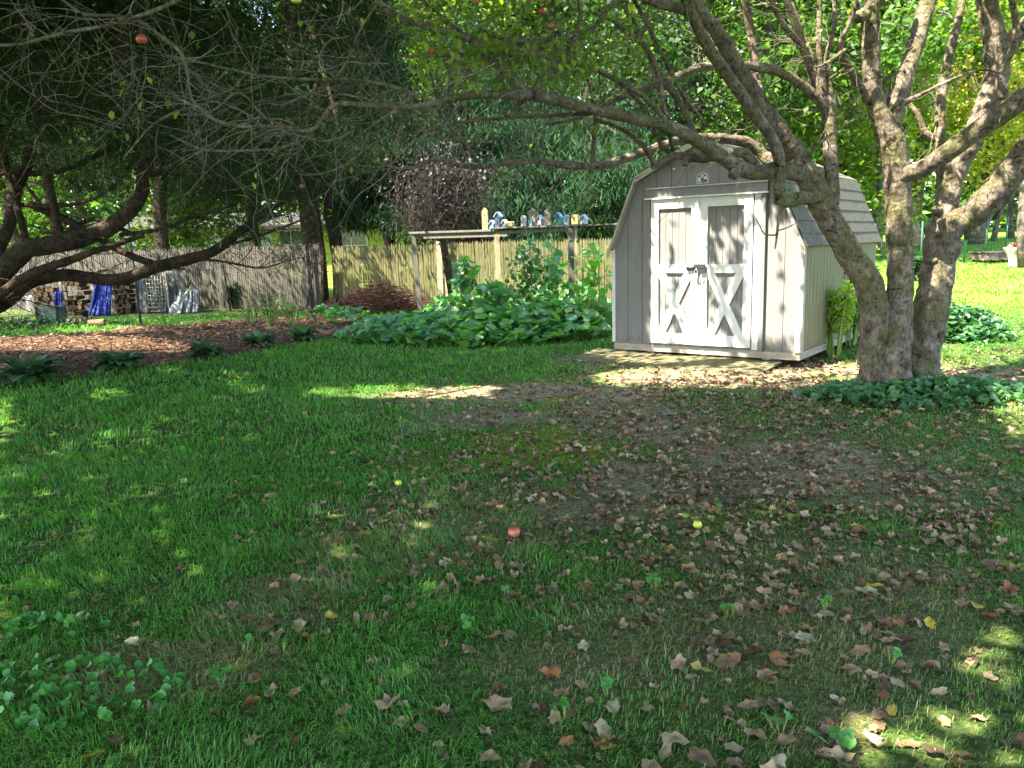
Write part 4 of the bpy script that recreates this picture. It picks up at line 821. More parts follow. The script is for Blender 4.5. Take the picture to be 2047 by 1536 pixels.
upright(1668, 712, 150, 'sunlit yellow green balsam with pink blossoms beside the shed wall', 11, 50, .42, M_balsam, M_stem, 'balsam_plant', seed=3, L=(.11, .2), flowers=M_pink)
upright(1700, 690, 120, 'shaded balsam stems behind the sunlit one by the tree trunk', 9, 48, .30, M_violet, M_stem, 'balsam_plant', seed=4, L=(.09, .15), flowers=M_pink)
upright(1640, 700, 35, 'tiny seedling at the foot of the shed wall', 3, 5, .3, M_violet, M_stem, 'seedling', seed=5, L=(.03, .05))
upright(545, 655, 80, 'tall spindly weed at the back of the mulch bed', 12, 22, .45, M_leafC, M_stem, seed=6, L=(.06, .11)); upright(505, 650, 55, 'short spindly weed left of the tall one in the bed', 8, 16, .5, M_leafC, M_stem, seed=7, L=(.05, .10)); upright(585, 655, 62, 'leafy weed right of the tall one at the bed end', 8, 18, .45, M_leafA, M_stem, seed=8, L=(.06, .1))
upright(470, 618, 60, 'dark young shrub growing against the grey fence', 10, 40, .3, M_needle2, M_bark_con, 'young_shrub', 'shrub', seed=9, L=(.07, .1), w=.5)
upright(1826, 562, 48, 'small dark shrub on the lawn seen between the tree stems', 12, 30, .4, M_leafC, M_bark_con, 'small_shrub', 'shrub', seed=10, L=(.12, .2), w=.5)
# curling black hose bracket by the shed wall
p = at(1690, 560, 10.3); mb = MB(); mb.tube([at(1676, 548, 10.3) - p, at(1690, 544, 10.3) - p, at(1702, 552, 10.3) - p, at(1700, 575, 10.3) - p], [.012, .02, .03, .02], 8); o = mb.build('hose_hanger', M_black); o.location = p; tag(o, 'black curved hose hanger on the shed side wall', 'hanger')

def ivy_mass(name, label, cat, cx, cyy, rx, ry, n, hmax, size, mat, seed, kind=None):
    g = np.random.default_rng(seed); th = g.uniform(0, 2 * PI, n); rr = g.uniform(0, 1, n) ** .6; x = cx + rx * rr * np.cos(th); y = cyy + ry * rr * np.sin(th)
    k_ = (rr + .5 * (fbm(x, y, .6, seed) - .5)) < 1; x, y, rr = x[k_], y[k_], rr[k_]; n = len(x); z = gz(x, y) + hmax * (1 - rr ** 2) * (.4 + 1.0 * fbm(x, y, .5, seed + 1)) * g.uniform(.4, 1, n) + .02
    V, F = big_leaf(n, np.stack([x, y, z], 1), g.uniform(*size, n), g=g, tilt=.55); o = npmesh(name, V, F, mat, None, True); tag(o, label, cat, kind=kind); return o
tb = ground(1795, 778)
ivy_mass('ivy', None, None, tb[0] + .1, tb[1] - .35, 1.2, .62, 1900, .17, (.04, .10), M_ivy, 5, 'stuff')
p = ground(1905, 675); ivy_mass('low_bush', 'dark leafy low bush behind the right tree stem', 'bush', p[0], p[1], .75, .6, 1300, .5, (.07, .13), M_ivy, 6)
p = ground(40, 1395); ivy_mass('ground_cover', None, None, p[0], p[1], .62, .26, 260, .045, (.028, .048), M_violet, 7, 'stuff')
p = ground(70, 1270); ivy_mass('clover', None, None, p[0], p[1], .35, .14, 90, .04, (.03, .045), M_violet, 8, 'stuff')
p = ground(60, 655); ivy_mass('weeds', None, None, p[0] - .5, p[1], 2.6, .7, 700, .25, (.06, .12), M_leafC, 12, 'stuff')

# ================================================================ LAWN BLADES
def lushf(x, y): return np.clip(sstep(.30, -.12, x / np.maximum(y, 1)) + sstep(8.5, 10, y), 0, 1)
def grass():
    bands = [(1.45, 2.6, 11500, .042, .0031), (2.6, 4.0, 8500, .041, .0037), (4.0, 6.0, 4800, .042, .005), (6.0, 9.0, 1500, .055, .008), (9.0, 13.5, 650, .065, .013), (13.5, 20.0, 200, .08, .022), (20, 34, 70, .09, .04)]
    VV = []; FF = []; VD = []; FD = []; VO = []; FO = []; cc = [0, 0, 0]
    for (ya, yb, dens, h, w) in bands:
        xa, xb = -.72 * yb - .3, .72 * yb + .3; n = int((xb - xa) * (yb - ya) * dens); x = rng.uniform(xa, xb, n); y = rng.uniform(ya, yb, n)
        k_ = np.abs(x) < .70 * y + .3; x, y = x[k_], y[k_]; k_ = ~in_bed(x, y) & ((y < 19) | (x > 3)); x, y = x[k_], y[k_]
        d = dirt_m(x, y) if ya < 14 else np.zeros_like(x); ms = moss_m(x, y) if ya < 14 else d; th = thatch_m(x, y) if ya < 7 else np.zeros_like(x)
        clump = fbm(x, y, .28, 71); big = fbm(x, y, 1.3, 72)
        keep = (1 - .88 * d) * (1 - .75 * ms) * (1 - .15 * th) * (.2 + 1.1 * clump) * (.72 + .28 * lushf(x, y))
        k_ = rng.uniform(size=len(x)) < keep; x, y, d, th, clump, big = x[k_], y[k_], d[k_], th[k_], clump[k_], big[k_]
        # keep clear of the shed footprint
        lx = (x - 1.367) * math.cos(.653) - (y - 10.419) * math.sin(.653); ly = (x - 1.367) * math.sin(.653) + (y - 10.419) * math.cos(.653)
        k_ = ~((lx > -.1) & (lx < SW + .05) & (ly > -.72) & (ly < SD)); x, y, d, th, clump, big = x[k_], y[k_], d[k_], th[k_], clump[k_], big[k_]
        n = len(x); lush = sstep(1.5, -2.0, x / np.maximum(y, 1) * 4) ; H = h * rng.uniform(.45, 1.25, n) * (.55 + .8 * clump) * (.8 + .4 * lush) * (1 - .5 * d); az = rng.uniform(0, 2 * PI, n) * .6 + fbm(x, y, .5, 90) * 6
        lean = rng.uniform(.25, 1.3, n); wv = w * rng.uniform(.7, 1.3, n); B = np.stack([x, y, gz(x, y) - .003], 1); hd = np.stack([np.cos(az), np.sin(az), 0 * az], 1); sd = np.stack([-np.sin(az), np.cos(az), 0 * az], 1)
        m1 = B + hd * (H * lean * .3)[:, None] + [0, 0, 1] * (H * .6)[:, None]; tp = B + hd * (H * lean)[:, None] + [0, 0, 1] * (H * np.clip(1.05 - lean * .45, .25, 1))[:, None]
        V = np.stack([B - sd * wv[:, None] / 2, B + sd * wv[:, None] / 2, m1 + sd * wv[:, None] * .4, m1 - sd * wv[:, None] * .4, tp], 1)
        dry = rng.uniform(size=n) < (.04 + .62 * th + .12 * d)
        olive = ~dry & (rng.uniform(size=n) < (.50 * (1 - lushf(x, y)) + .06 + .3 * th) * (.5 + big))
        for sel, VL, FL, which in ((~dry & ~olive, VV, FF, 0), (dry, VD, FD, 1), (olive, VO, FO, 2)):
            v = V[sel]; k_ = len(v); off = cc[which]; b = np.arange(k_) * 5 + off; VL.append(v.reshape(-1, 3))
            FL.append(np.stack([b, b + 1, b + 2, b + 3], 1)); FL.append(np.stack([b + 3, b + 2, b + 4, b + 4], 1))
            cc[which] += 5 * k_
    for VL, FL, mt, nm in ((VV, FF, M_grass, 'grass'), (VD, FD, M_straw, 'dry_grass'), (VO, FO, M_grass2, 'olive_grass')):
        F = np.concatenate(FL); V = np.concatenate(VL)
        # quads as two triangles, tips as one
        q = F[F[:, 2] != F[:, 3]]; t = F[F[:, 2] == F[:, 3]][:, :3]; T = np.concatenate([q[:, [0, 1, 2]], q[:, [0, 2, 3]], t]); tag(npmesh(nm, V, T, mt, None, True), kind='stuff')
grass()

# ================================================================ FALLEN LEAVES AND APPLES
def litter_mesh(seed):
    g = np.random.default_rng(seed); K = 14; rim = []; rad = []
    lobes = g.choice([3, 5, 5]); 
    for k_ in range(K): t = 2 * PI * k_ / K; r_ = .5 * (.78 + .13 * math.cos(lobes * t) + g.uniform(-.08, .08)) * (1.15 if abs(math.cos(t)) > .8 else .9); rad.append(r_); rim.append((r_ * math.cos(t), r_ * math.sin(t)))
    c1_, c2_ = g.uniform(-.5, 1.5), g.uniform(-.8, 1.2); rt = g.uniform(0, PI); V = []
    def zf(x, y): u = x * math.cos(rt) + y * math.sin(rt); v = -x * math.sin(rt) + y * math.cos(rt); return c1_ * u * u + c2_ * v * v * .6 + .13 * math.sin(9 * x + seed) * math.cos(8 * y + seed * 2) + .05 * abs(y)
    V.append((0, 0, zf(0, 0)))
    for s in (.5, 1.0):
        for x, y in rim: V.append((x * s, y * s, zf(x * s, y * s) + (g.uniform(-.04, .06) if s == 1 else 0)))
    F = [(0, 1 + k_, 1 + (k_ + 1) % K) for k_ in range(K)]; F4 = [(1 + k_, 1 + K + k_, 1 + K + (k_ + 1) % K, 1 + (k_ + 1) % K) for k_ in range(K)]
    T = F + [t for a, b_, c, d in F4 for t in ((a, b_, c), (a, c, d))]
    V = np.array(V); V[:, 2] -= V[:, 2].min(); n0 = len(V)   # stalk
    V = np.vstack([V, [(-.45, .012, .02), (-.45, -.012, .02), (-.95, 0, .12)]]); T.append((n0, n0 + 1, n0 + 2)); return V, np.array(T)
LV = [litter_mesh(s) for s in range(9)]
def pick_litter(n):
    px = rng.uniform(-20, 2080, n * 14); py = rng.uniform(690, 1560, n * 14); d = np.zeros(len(px))
    # density in the picture follows where the leaves lie in the yard
    def e(cx, cy_, rx, ry): return np.exp(-(((px - cx) / rx) ** 2 + ((py - cy_) / ry) ** 2))
    d = 1.1 * e(1350, 960, 420, 160) + .85 * e(1750, 1060, 420, 190) + .8 * e(1300, 800, 420, 70) + .5 * e(1150, 1020, 420, 110) + .45 * e(1700, 1350, 420, 260) + .28 * e(900, 1250, 500, 260) + .22 * e(300, 1280, 300, 130) + .10 + .5 * e(1450, 735, 300, 25) + .3 * e(2000, 760, 120, 25)
    d *= np.where(px < 560 + (py - 700) * -.25, .3, 1) * np.where((py < 760) & (px < 1150), .15, 1)
    d *= .45 + 1.1 * vnoise(px, py, 60, 5); return px, py, d
def scatter_litter():
    px, py, d = pick_litter(6000); k_ = rng.uniform(size=len(px)) < d * .36; px, py = px[k_], py[k_]
    # thin the near ground, where the same picture density would mean too many leaves
    k_ = rng.uniform(size=len(px)) < np.interp(py, [690, 850, 1050, 1300, 1560], [1, .62, .22, .09, .055]); px, py = px[k_], py[k_]
    pts = groundv(px, py); size = rng.uniform(.028, .070, len(pts)) * np.where(rng.uniform(size=len(pts)) < .15, 1.35, 1) * np.interp(pts[:, 1], [2, 3.5], [1.3, 1]); order = np.argsort(-(size / pts[:, 1]))
    pts, size = pts[order], size[order]; N1 = min(270, len(pts)); grp = 'dry leaves fallen on the lawn'; cache = {}
    kinds = [(M_litter, 'curled dry brown leaf lying on the lawn', 'brown')] * 22 + [(M_litter_o, 'orange brown leaf lying on the lawn', 'orange')] * 2 + [(M_litter_y, 'yellow leaf lying on the lawn', 'yellow')] * 1 + [(M_litter_p, 'pale cream leaf lying upside down on the lawn', 'pale')] * 1
    for i in range(N1):
        mt, lab, kn = kinds[int(rng.integers(len(kinds)))]; j = int(rng.integers(len(LV))); key = (kn, j)
        if key not in cache:
            o = npmesh('fallen_leaf', LV[j][0], LV[j][1], mt, None, False); cache[key] = o
        else: o = cache[key].copy(); link(o)
        s = float(size[i]); o.scale = (s, s * rng.uniform(.7, 1.05), s * rng.uniform(.3, .95)); o.rotation_euler = (rng.uniform(-.35, .35), rng.uniform(-.35, .35), rng.uniform(0, 2 * PI)); o.location = (pts[i][0], pts[i][1], pts[i][2] + .004 + s * .05); tag(o, lab, 'leaf', grp)
    VV = []; TT = []; c = 0
    for i in range(N1, len(pts)):
        V, T = LV[int(rng.integers(len(LV)))]; s = size[i]; a = rng.uniform(0, 2 * PI); M = np.array(Matrix.Rotation(a, 3, 'Z') @ Matrix.Rotation(rng.uniform(-.6, .6), 3, 'X') @ Matrix.Rotation(rng.uniform(-.5, .5), 3, 'Y'))
        VV.append((V * [s, s * rng.uniform(.7, 1.05), s]) @ M.T + pts[i] + [0, 0, .004 + s * .05]); TT.append(T + c); c += len(V)
    # more litter in the distance and round the tree, spread in yard space
    for i in range(1300):
        t = rng.uniform(); 
        if t < .6: x, y = rng.normal(2.6, 1.6), rng.normal(7.6, 1.0)
        else: x, y = rng.uniform(1.0, 6.5), rng.uniform(6.0, 9.6)
        if y < 5.0: continue
        V, T = LV[int(rng.integers(len(LV)))]; s = rng.uniform(.04, .08); a = rng.uniform(0, 2 * PI); M = np.array(Matrix.Rotation(a, 3, 'Z') @ Matrix.Rotation(rng.uniform(-.7, .7), 3, 'X'))
        VV.append((V * [s, s, s]) @ M.T + [x, y, g1(x, y) + .006 + s * .05]); TT.append(T + c); c += len(V)
    tag(npmesh('leaf_litter', np.concatenate(VV), np.concatenate(TT), M_litter, None, False), kind='stuff')
scatter_litter()
# broad fresh green weeds (violets) in the near lawn
VI = [(1215, 1393, 2, .075), (1680, 1498, 3, .075), (440, 1372, 3, .06), (940, 1258, 4, .06), (1015, 1195, 1, .05), (1455, 1235, 2, .06), (1560, 1470, 1, .06), (490, 1310, 1, .05), (200, 1350, 2, .055), (1440, 1025, 3, .05), (1110, 935, 2, .05), (565, 1310, 1, .045), (1310, 1180, 2, .055), (1780, 1330, 2, .05), (790, 960, 2, .04), (1650, 1225, 2, .05), (1130, 1440, 2, .05), (700, 1110, 2, .04)]
for i, (px, py, n, s) in enumerate(VI):
    p = ground(px, py); g = np.random.default_rng(300 + i); n = n + 2; s = s * .72; P = g.normal(0, s * .4, (n, 3)) * [1, 1, 0] + [0, 0, .045] + g.uniform(0, .02, (n, 1)) * [0, 0, 1]; V, F = big_leaf(n, P, g.uniform(s * .7, s * 1.1, n), g=g, tilt=.35)
    o = empty('violet_plant', p, 0, 'fresh green violet seedling standing out in the lawn', 'weed', 'round leaved green weeds in the lawn'); npmesh('leaves', V, F, M_violet, o, True); stems(P * [.2, .2, 0], P, M_stem, 'stalks', o, .0022)
M_appler = noise_mat('apple_red', [(.3, (.32, .03, .02)), (.55, (.42, .09, .05)), (.75, (.48, .30, .10))], 9.0, .35, .05, spec=.5); M_appley = noise_mat('apple_yellow', [(.3, (.5, .55, .04)), (.7, (.65, .65, .10))], 9.0, .35, .05, spec=.5); M_appleb = noise_mat('apple_rotten', [(.3, (.07, .03, .02)), (.6, (.20, .075, .05))], 12, .7, .4)
def apple(P, R, mat, label, hang=False, stalk=.04):
    r = empty('apple', P, random.uniform(0, 6), label, 'apple'); mb = MB(); prof_ = []
    for j in range(15): t = PI * j / 14; rr = math.sin(t) * (1 + .10 * math.cos(t)) * R; z = -math.cos(t) * R * .90; z += -.28 * R * math.exp(-(rr / (R * .3)) ** 2) * (1 if t > PI / 2 else -.6); prof_.append((max(rr, .0008), z))
    mb.lathe(prof_, 24, close=False); mb.build('fruit', mat, r); mb = MB(); mb.tube([(0, 0, R * .6), (R * .1, 0, R + stalk)], [.002, .0015], 5); mb.build('stalk', M_bark_twig, r); return r
for px, py, R, mt, lab, sk in ((1028, 1075, .033, M_appler, 'red and yellow apple lying on the lawn in the middle', 0), (1412, 908, .024, M_appleb, 'red apple lying on bare earth below the shed doors', 0), (1186, 962, .024, M_appleb, 'dull pinkish apple half hidden among brown leaves', 0), (1438, 770, .026, M_appleb, 'small dark rotten apple on the sunlit dirt before the shed', 0), (1712, 972, .024, M_appleb, 'brown rotten apple lying in leaves left of the right lawn edge', 0), (797, 972, .022, M_appley, 'small yellow windfall apple in the grass left of the mossy patch', 0), (1394, 1057, .024, M_appley, 'yellow windfall apple among brown leaves right of centre', 0)):
    p = ground(px, py); apple((p[0], p[1], p[2] + R * .95), R, mt, lab)

# ================================================================ SUNLIT ZONES (gaps cut in the crowns overhead to let sun through)
LIT_G = [(820, 786, 190, 13), (960, 778, 60, 9), (1480, 757, 300, 22), (1280, 750, 110, 12), (1400, 712, 240, 16), (215, 788, 50, 10), (480, 755, 40, 16), (510, 780, 25, 8), (350, 745, 40, 8), (10, 850, 35, 45), (1850, 1480, 170, 60), (2000, 1320, 80, 55), (1700, 1440, 60, 30), (1960, 740, 200, 22), (1950, 640, 260, 80), (2040, 830, 60, 50), (150, 690, 220, 14), (60, 735, 60, 10), (300, 700, 120, 8), (1000, 620, 160, 25), (210, 660, 100, 8), (1730, 690, 150, 45), (1650, 1130, 40, 10), (2000, 1130, 70, 14), (1700, 740, 60, 14)]
ca, sa_ = math.cos(-.653), math.sin(-.653); AX = np.array([ca, sa_, 0]); BX = np.array([-sa_, ca, 0]); SO = np.array([1.367, 10.419, 0.183])
def sun_keep(P, soft=.0):
    """True where a leaf at P may stay: its shadow does not fall into a sunlit place of the photo"""
    P = np.asarray(P); n = len(P); keep = np.ones(n, bool); S = SUN
    # the shed front: plane through SO with normal BX
    dn = S @ BX; t = ((P - SO) @ BX) / dn; Q = P - S * t[:, None]; la = (Q - SO) @ AX; zz = Q[:, 2] - SO[2]
    hit = (t > 0) & (la > 0) & (la < SW) & (zz > 0) & (zz < 2.3)
    up = np.interp(la, [0, .45, .55, .9, 1.25, 1.5, 1.75, 2.0, 2.4], [.0, .35, 1.85, 1.88, 1.62, 1.45, 1.80, 1.65, 1.45]); left = la > .40
    lit = hit & left & (zz < up + .1 * (vnoise(la, zz, .15, 3) - .5)); keep &= ~(lit & (vnoise(P[:, 0] * .9, P[:, 1] * 1.2, .22, 17) < .82))
    tg = (P[:, 2] - gz(P[:, 0] - S[0] / S[2] * P[:, 2], P[:, 1] - S[1] / S[2] * P[:, 2])) / S[2]; G = P - S * tg[:, None]; px, py, ok = project(G)
    nn = 1 + .5 * (vnoise(G[:, 0], G[:, 1], .35, 5) - .5) + .5 * (vnoise(G[:, 0], G[:, 1], .12, 6) - .5)
    for (cx, cy_, rx, ry) in LIT_G:
        inside = ok & (((px - cx) / (rx * 1.05)) ** 2 + ((py - cy_) / (ry * 1.15)) ** 2 < nn) & ~(hit & (t < tg)); keep &= ~(inside & (rng.uniform(size=n) < .93))
    return keep
def in_frame(P, mpx=30):
    px, py, ok = project(P); return ok & (px > -mpx) & (px < 2047 + mpx) & (py > -mpx) & (py < 1536 + mpx)

# ================================================================ TREES
def crown_leaves(blobs, n, size, clump=.32, per=26, asp=.62, flat=.6, g=None):
    """leaf clumps spread through ellipsoids; blobs = [(centre, radii)], more leaves near the outside"""
    g = g or rng; vol = np.array([b[1][0] * b[1][1] * b[1][2] for b in blobs]) ** .8; vol /= vol.sum(); out = []
    for (c, r_), v in zip(blobs, vol):
        m_ = max(1, int(n * v / per)); d = rdirs(m_); rad = g.uniform(.15, 1, m_) ** .45; cc = np.array(c) + d * np.array(r_) * rad[:, None]
        pc_ = np.repeat(cc, per, 0) + g.normal(0, 1, (m_ * per, 3)) * clump * [1, 1, flat]; out.append(pc_)
    P = np.concatenate(out); return P
def tree(name, label, cat, base, H, tr, blobs, n, size, mat, bark, group=None, seed=0, clump=.35, lean=(0, 0), needle=False, droop=0.0, filt=None, limbs=7):
    g = np.random.default_rng(seed); random.seed(seed); r = empty(name, base, 0, label, cat, group); mb = MB(); pts = []; K = 10
    for j in range(K + 1): t = j / K; pts.append((lean[0] * t + .12 * math.sin(j * 1.3 + seed), lean[1] * t + .1 * math.cos(j + seed), H * t - .1))
    mb.tube(pts, [tr * (1.25 if j == 0 else 1) * (1 - .8 * j / K) for j in range(K + 1)], 10, bump=.12, freq=2.5); mb.build('trunk', bark, r)
    mb = MB()
    for i in range(limbs):
        c, rr = blobs[int(g.integers(len(blobs)))]; e = Vector(c) + Vector(rdirs(1)[0] * np.array(rr) * .7); t = g.uniform(.25, .8); k_ = int(t * K); s = Vector(pts[k_]); mid = s.lerp(e, .5) + Vector((0, 0, .2))
        mb.tube([s, mid, e], [tr * .35, tr * .2, .02], 6, cap=False, bump=.1)
    mb.build('limbs', bark, r)
    P = crown_leaves(blobs, n, size, clump, g=g)
    if filt is not None: P = P[filt(P + np.array(base))]
    n = len(P); D = rdirs(n, .6) + [0, 0, -droop - .2]; N = rdirs(n) + [0, 0, .8]; L = size * g.uniform(.6, 1.3, n)
    V, F = leaf_quads(P, D, N, L, L * (.13 if needle else .62)); npmesh('crown', V, F, mat, r); return r
def blobset(H, W, n, seed, lo=.35, zs=.16):
    g = np.random.default_rng(seed); out = []
    for i in range(n): z = H * g.uniform(lo, 1.0); w = W * (1 - .55 * ((z / H - .6) / .5) ** 2 if z / H > .6 else .9); a = g.uniform(0, 2 * PI); d = w * g.uniform(.15, .6); out.append(((math.cos(a) * d, math.sin(a) * d, z), (w * g.uniform(.28, .5), w * g.uniform(.28, .5), H * zs * g.uniform(.7, 1.3))))
    return out
GB = 'broadleaf trees beyond the garden'
BGT = [ # px, Y, H, W, n, size, mat, label
 (30, 30, 9, 4.5, 9000, .24, M_leafB, 'sunlit lime green tree low behind the left end of the fence', .10),
 (380, 29, 5.5, 2.2, 5000, .24, M_leafB, 'bright green shrubby tree just left of the lime house', .08),
 (160, 37, 9, 4.5, 8000, .26, M_leafA, 'green tree in front of the pale grey house', .12),
 (835, 30, 6.0, 1.6, 4000, .22, M_leafA, 'green tree right of the lime house behind the fence', .2),
 (905, 27, 14, 4.6, 15000, .20, M_leafB, 'tall lime leaved tree above the bare limbs', .42),
 (1075, 30, 15, 5.2, 16000, .22, M_leafA, 'tall green tree behind the bird houses', .30),
 (1230, 25, 13, 4.6, 17000, .19, M_leafC, 'deep green tree directly left of the shed roof', .12),
 (1380, 27, 14, 4.8, 17000, .20, M_leafA, 'mid green tree rising behind the shed roof', .12),
 (1520, 24, 12, 4.2, 16000, .19, M_leafA, 'bright leafy tree behind the right part of the shed roof', .12),
 (1690, 26, 13, 4.6, 17000, .20, M_leafB, 'lime green tree between shed and big apple tree', .10),
 (1600, 34, 17, 6.5, 14000, .26, M_leafB, 'tall sunlit tree in the second row behind the shed', .3),
 (1830, 36, 16, 6.0, 14000, .26, M_leafY, 'yellowing sunlit tree behind the apple tree stems', .28),
 (1960, 33, 13, 5.0, 13000, .22, M_leafY, 'yellow green tree above the far lawn', .26),
 (2080, 38, 15, 6.0, 12000, .26, M_leafC, 'dark green tree at the right end of the far lawn', .20),
 (1300, 38, 18, 7, 12000, .28, M_leafA, 'high tree in the back row left of the shed', .3),
 (980, 40, 18, 7, 12000, .28, M_leafA, 'high tree in the back row behind the bird houses', .36),
 (700, 42, 17, 7, 9000, .28, M_leafC, 'dark high tree in the back row above the lime house', .36)]
for i, (px, Y, H, W, n, size, mt, lab, lo) in enumerate(BGT):
    b = at(px, 480, Y); b[2] = g1(b[0], b[1]); tree('broadleaf_tree', lab, 'tree', b, H, .16 + .01 * H, blobset(H, W, 16, 100 + i, lo), n, size, mt, M_bark_bg, GB, seed=100 + i, clump=.42)
# conifers behind the fence, dark, needle sprays hanging
def conifer(px, Y, H, W, n, label, tr=.28, lo=.15, mat=None, seed=0, lean=(0, 0), size=.24):
    b = at(px, 480, Y); b[2] = g1(b[0], b[1]); g = np.random.default_rng(seed); bl = []
    for i in range(34): t = g.uniform(lo, 1); w = W * (1 - t) ** .7 + .4; a = g.uniform(0, 2 * PI); d = w * g.uniform(.3, .85); bl.append(((math.cos(a) * d, math.sin(a) * d, H * t), (w * .42, w * .42, .45)))
    return tree('conifer', label, 'tree', b, H, tr, bl, n, size, mat or M_needle, M_bark_con, 'dark conifers along the fence', seed=seed, clump=.26, needle=True, droop=.9, limbs=26, lean=lean)
conifer(618, 22.3, 14, 4.2, 42000, 'dark conifer with the thickest trunk just left of the fence gap',   .34, .24, seed=201)
conifer(668, 22.9, 13, 3.2, 26000, 'dark conifer with slim trunk beside the thickest one', .20, .25, seed=202)
conifer(515, 23.6, 13, 3.4, 26000, 'dark conifer behind the bare left end of the lime house', .18, .25, seed=203)
conifer(330, 25.0, 14, 4.5, 36000, 'broad dark conifer behind the tarps', .25, .27, seed=204)
conifer(940, 23.0, 7.5, 2.4, 22000, 'conifer with thick trunk behind the yellow bird house', .30, .30, seed=205, mat=M_needle2)
conifer(1065, 24.0, 6.5, 3.0, 18000, 'drooping conifer behind the middle bird houses', .16, .20, seed=206, mat=M_needle2)
conifer(1180, 22.5, 6.0, 2.8, 18000, 'drooping conifer left of the shed wall', .18, .18, seed=207, mat=M_needle2)
conifer(120, 26.5, 13, 4.5, 30000, 'dark conifer at the back left corner', .22, .30, seed=208)
conifer(790, 25.0, 9, 3.0, 26000, 'dark conifer behind the empty end of the arbor', .14, .28, seed=209, mat=M_needle2)
# leaning saplings by the fence, seen under the conifers
for px0, px1, lab in ((775, 742, 'thin sapling leaning left behind the fence'), (905, 860, 'pale thin sapling leaning left behind the arbor')):
    a = at(px0, 490, 22.5); b_ = at(px1, 370, 22.8); a0 = np.array([a[0] + .3, a[1], 0]); r = empty('sapling', a0, 0, lab, 'sapling'); mb = MB(); mb.tube([Vector((0, 0, -.1)), Vector(a - a0), Vector(b_ - a0) * .75, Vector(b_ - a0)], [.09, .08, .05, .02], 8, bump=.1); mb.build('trunk', M_bark_con, r)
    V, F = leaf_quads(np.array(b_ - a0) * 1.3 + rng.normal(0, .5, (500, 3)), rdirs(500), rdirs(500), .15, .09); npmesh('crown', V, F, M_leafC, r)
# far woods closing the view
def woods():
    VV = []; n = 95000; x = rng.uniform(-75, 85, n); y = 56 + rng.uniform(0, 16, n) + 4 * vnoise(x, x, 9, 3); top = 16 + 9 * vnoise(x, 0 * x, 7, 77); z = rng.uniform(0, 1, n) ** 1.1 * top; k_ = (vnoise(x, z, 2.6, 4) + .35 * vnoise(x, z, .9, 5) > .34) | (z < 4.5); x, y, z = x[k_], y[k_], z[k_]; P = np.stack([x, y, z], 1); n = len(P)
    V, F = leaf_quads(P, rdirs(n, .6) + [0, 0, -.2], rdirs(n) + [0, -.4, .6], rng.uniform(.5, 1.1, n), rng.uniform(.3, .7, n)); tag(npmesh('woods', V, F, M_leafA, None), kind='stuff')
woods()

# ================================================================ BIG MULTI-STEMMED APPLE TREE
def spline(pts, step=.04):
    """Catmull-Rom through (x,y,z,r) rows, resampled"""
    P = np.array(pts, float); P = np.vstack([2 * P[0] - P[1], P, 2 * P[-1] - P[-2]]); out = []
    for i in range(1, len(P) - 2):
        L = np.linalg.norm(P[i + 1][:3] - P[i][:3]); n = max(2, int(L / step))
        for k_ in range(n):
            t = k_ / n; a, b_, c, d = P[i - 1], P[i], P[i + 1], P[i + 2]
            out.append(.5 * ((2 * b_) + (-a + c) * t + (2 * a - 5 * b_ + 4 * c - d) * t * t + (-a + 3 * b_ - 3 * c + d) * t ** 3))
    out.append(P[-2]); out = np.array(out); out[:, 3] = np.maximum(out[:, 3], .0015); return out
def pxpath(rows):
    """rows of (px, py, depth Y, radius in px)"""
    return [tuple(at(px, py, Y)) + (r / F_PX * Y,) for px, py, Y, r in rows]
apple_tree = empty('apple_tree', (tb[0], tb[1], tb[2]), 0, 'big old apple tree with three knobbly grey stems and long bare limbs', 'tree')
AO = np.array([tb[0], tb[1], tb[2]])
PATHS = []
def limb(rows, name='branch', parent=None, step=None, n=None, bump=.10, mat=None, off=None, keep=True, jit=0.0, seed=None):
    parent = parent or apple_tree; off = AO if off is None else off
    s = spline(pxpath(rows), step or .05); rm = s[:, 3].max(); n = n or (26 if rm > .07 else 14 if rm > .03 else 8)
    if jit:
        q = seed or len(PATHS)
        for i in range(len(s)): nv = mnoise.noise_vector(Vector(s[i][:3]) * 2.2 + Vector((q, 0, 0))); s[i, :3] += np.array(nv) * jit
    mb = MB(); mb.tube([Vector(p[:3] - off) for p in s], list(s[:, 3]), n, bump=bump, freq=9 if rm > .06 else 16, seed=len(PATHS) * 1.7)
    o = mb.build(name, mat or M_bark, parent)
    if keep: PATHS.append(s)
    return o
Y0 = tb[1]
# stems
limb([(1752, 812, Y0, 50), (1752, 775, Y0, 34), (1748, 709, Y0, 30), (1750, 628, Y0, 29), (1734, 563, Y0, 27), (1702, 514, Y0, 24), (1673, 465, Y0 - .05, 23), (1648, 418, Y0 - .1, 24), (1625, 372, Y0 - .15, 24), (1600, 325, Y0 - .15, 19), (1572, 281, Y0 - .2, 17), (1514, 199, Y0 - .3, 16), (1456, 103, Y0 - .5, 14), (1432, 62, Y0 - .6, 13), (1399, 21, Y0 - .7, 12), (1360, -40, Y0 - .9, 10), (1310, -120, Y0 - 1.1, 8)], 'trunk', step=.026, bump=.13, n=44)
limb([(1794, 812, Y0 - .12, 44), (1792, 775, Y0 - .12, 32), (1790, 709, Y0 - .1, 28), (1797, 628, Y0 - .05, 25), (1800, 530, Y0, 24), (1797, 465, Y0, 24), (1796, 393, Y0, 24), (1790, 310, Y0, 23), (1775, 262, Y0, 21), (1756, 219, Y0, 17), (1744, 165, Y0, 16), (1742, 83, Y0, 16), (1740, 33, Y0, 15), (1752, -20, Y0, 15), (1760, -140, Y0, 12)], 'trunk', step=.026, bump=.13, n=44)
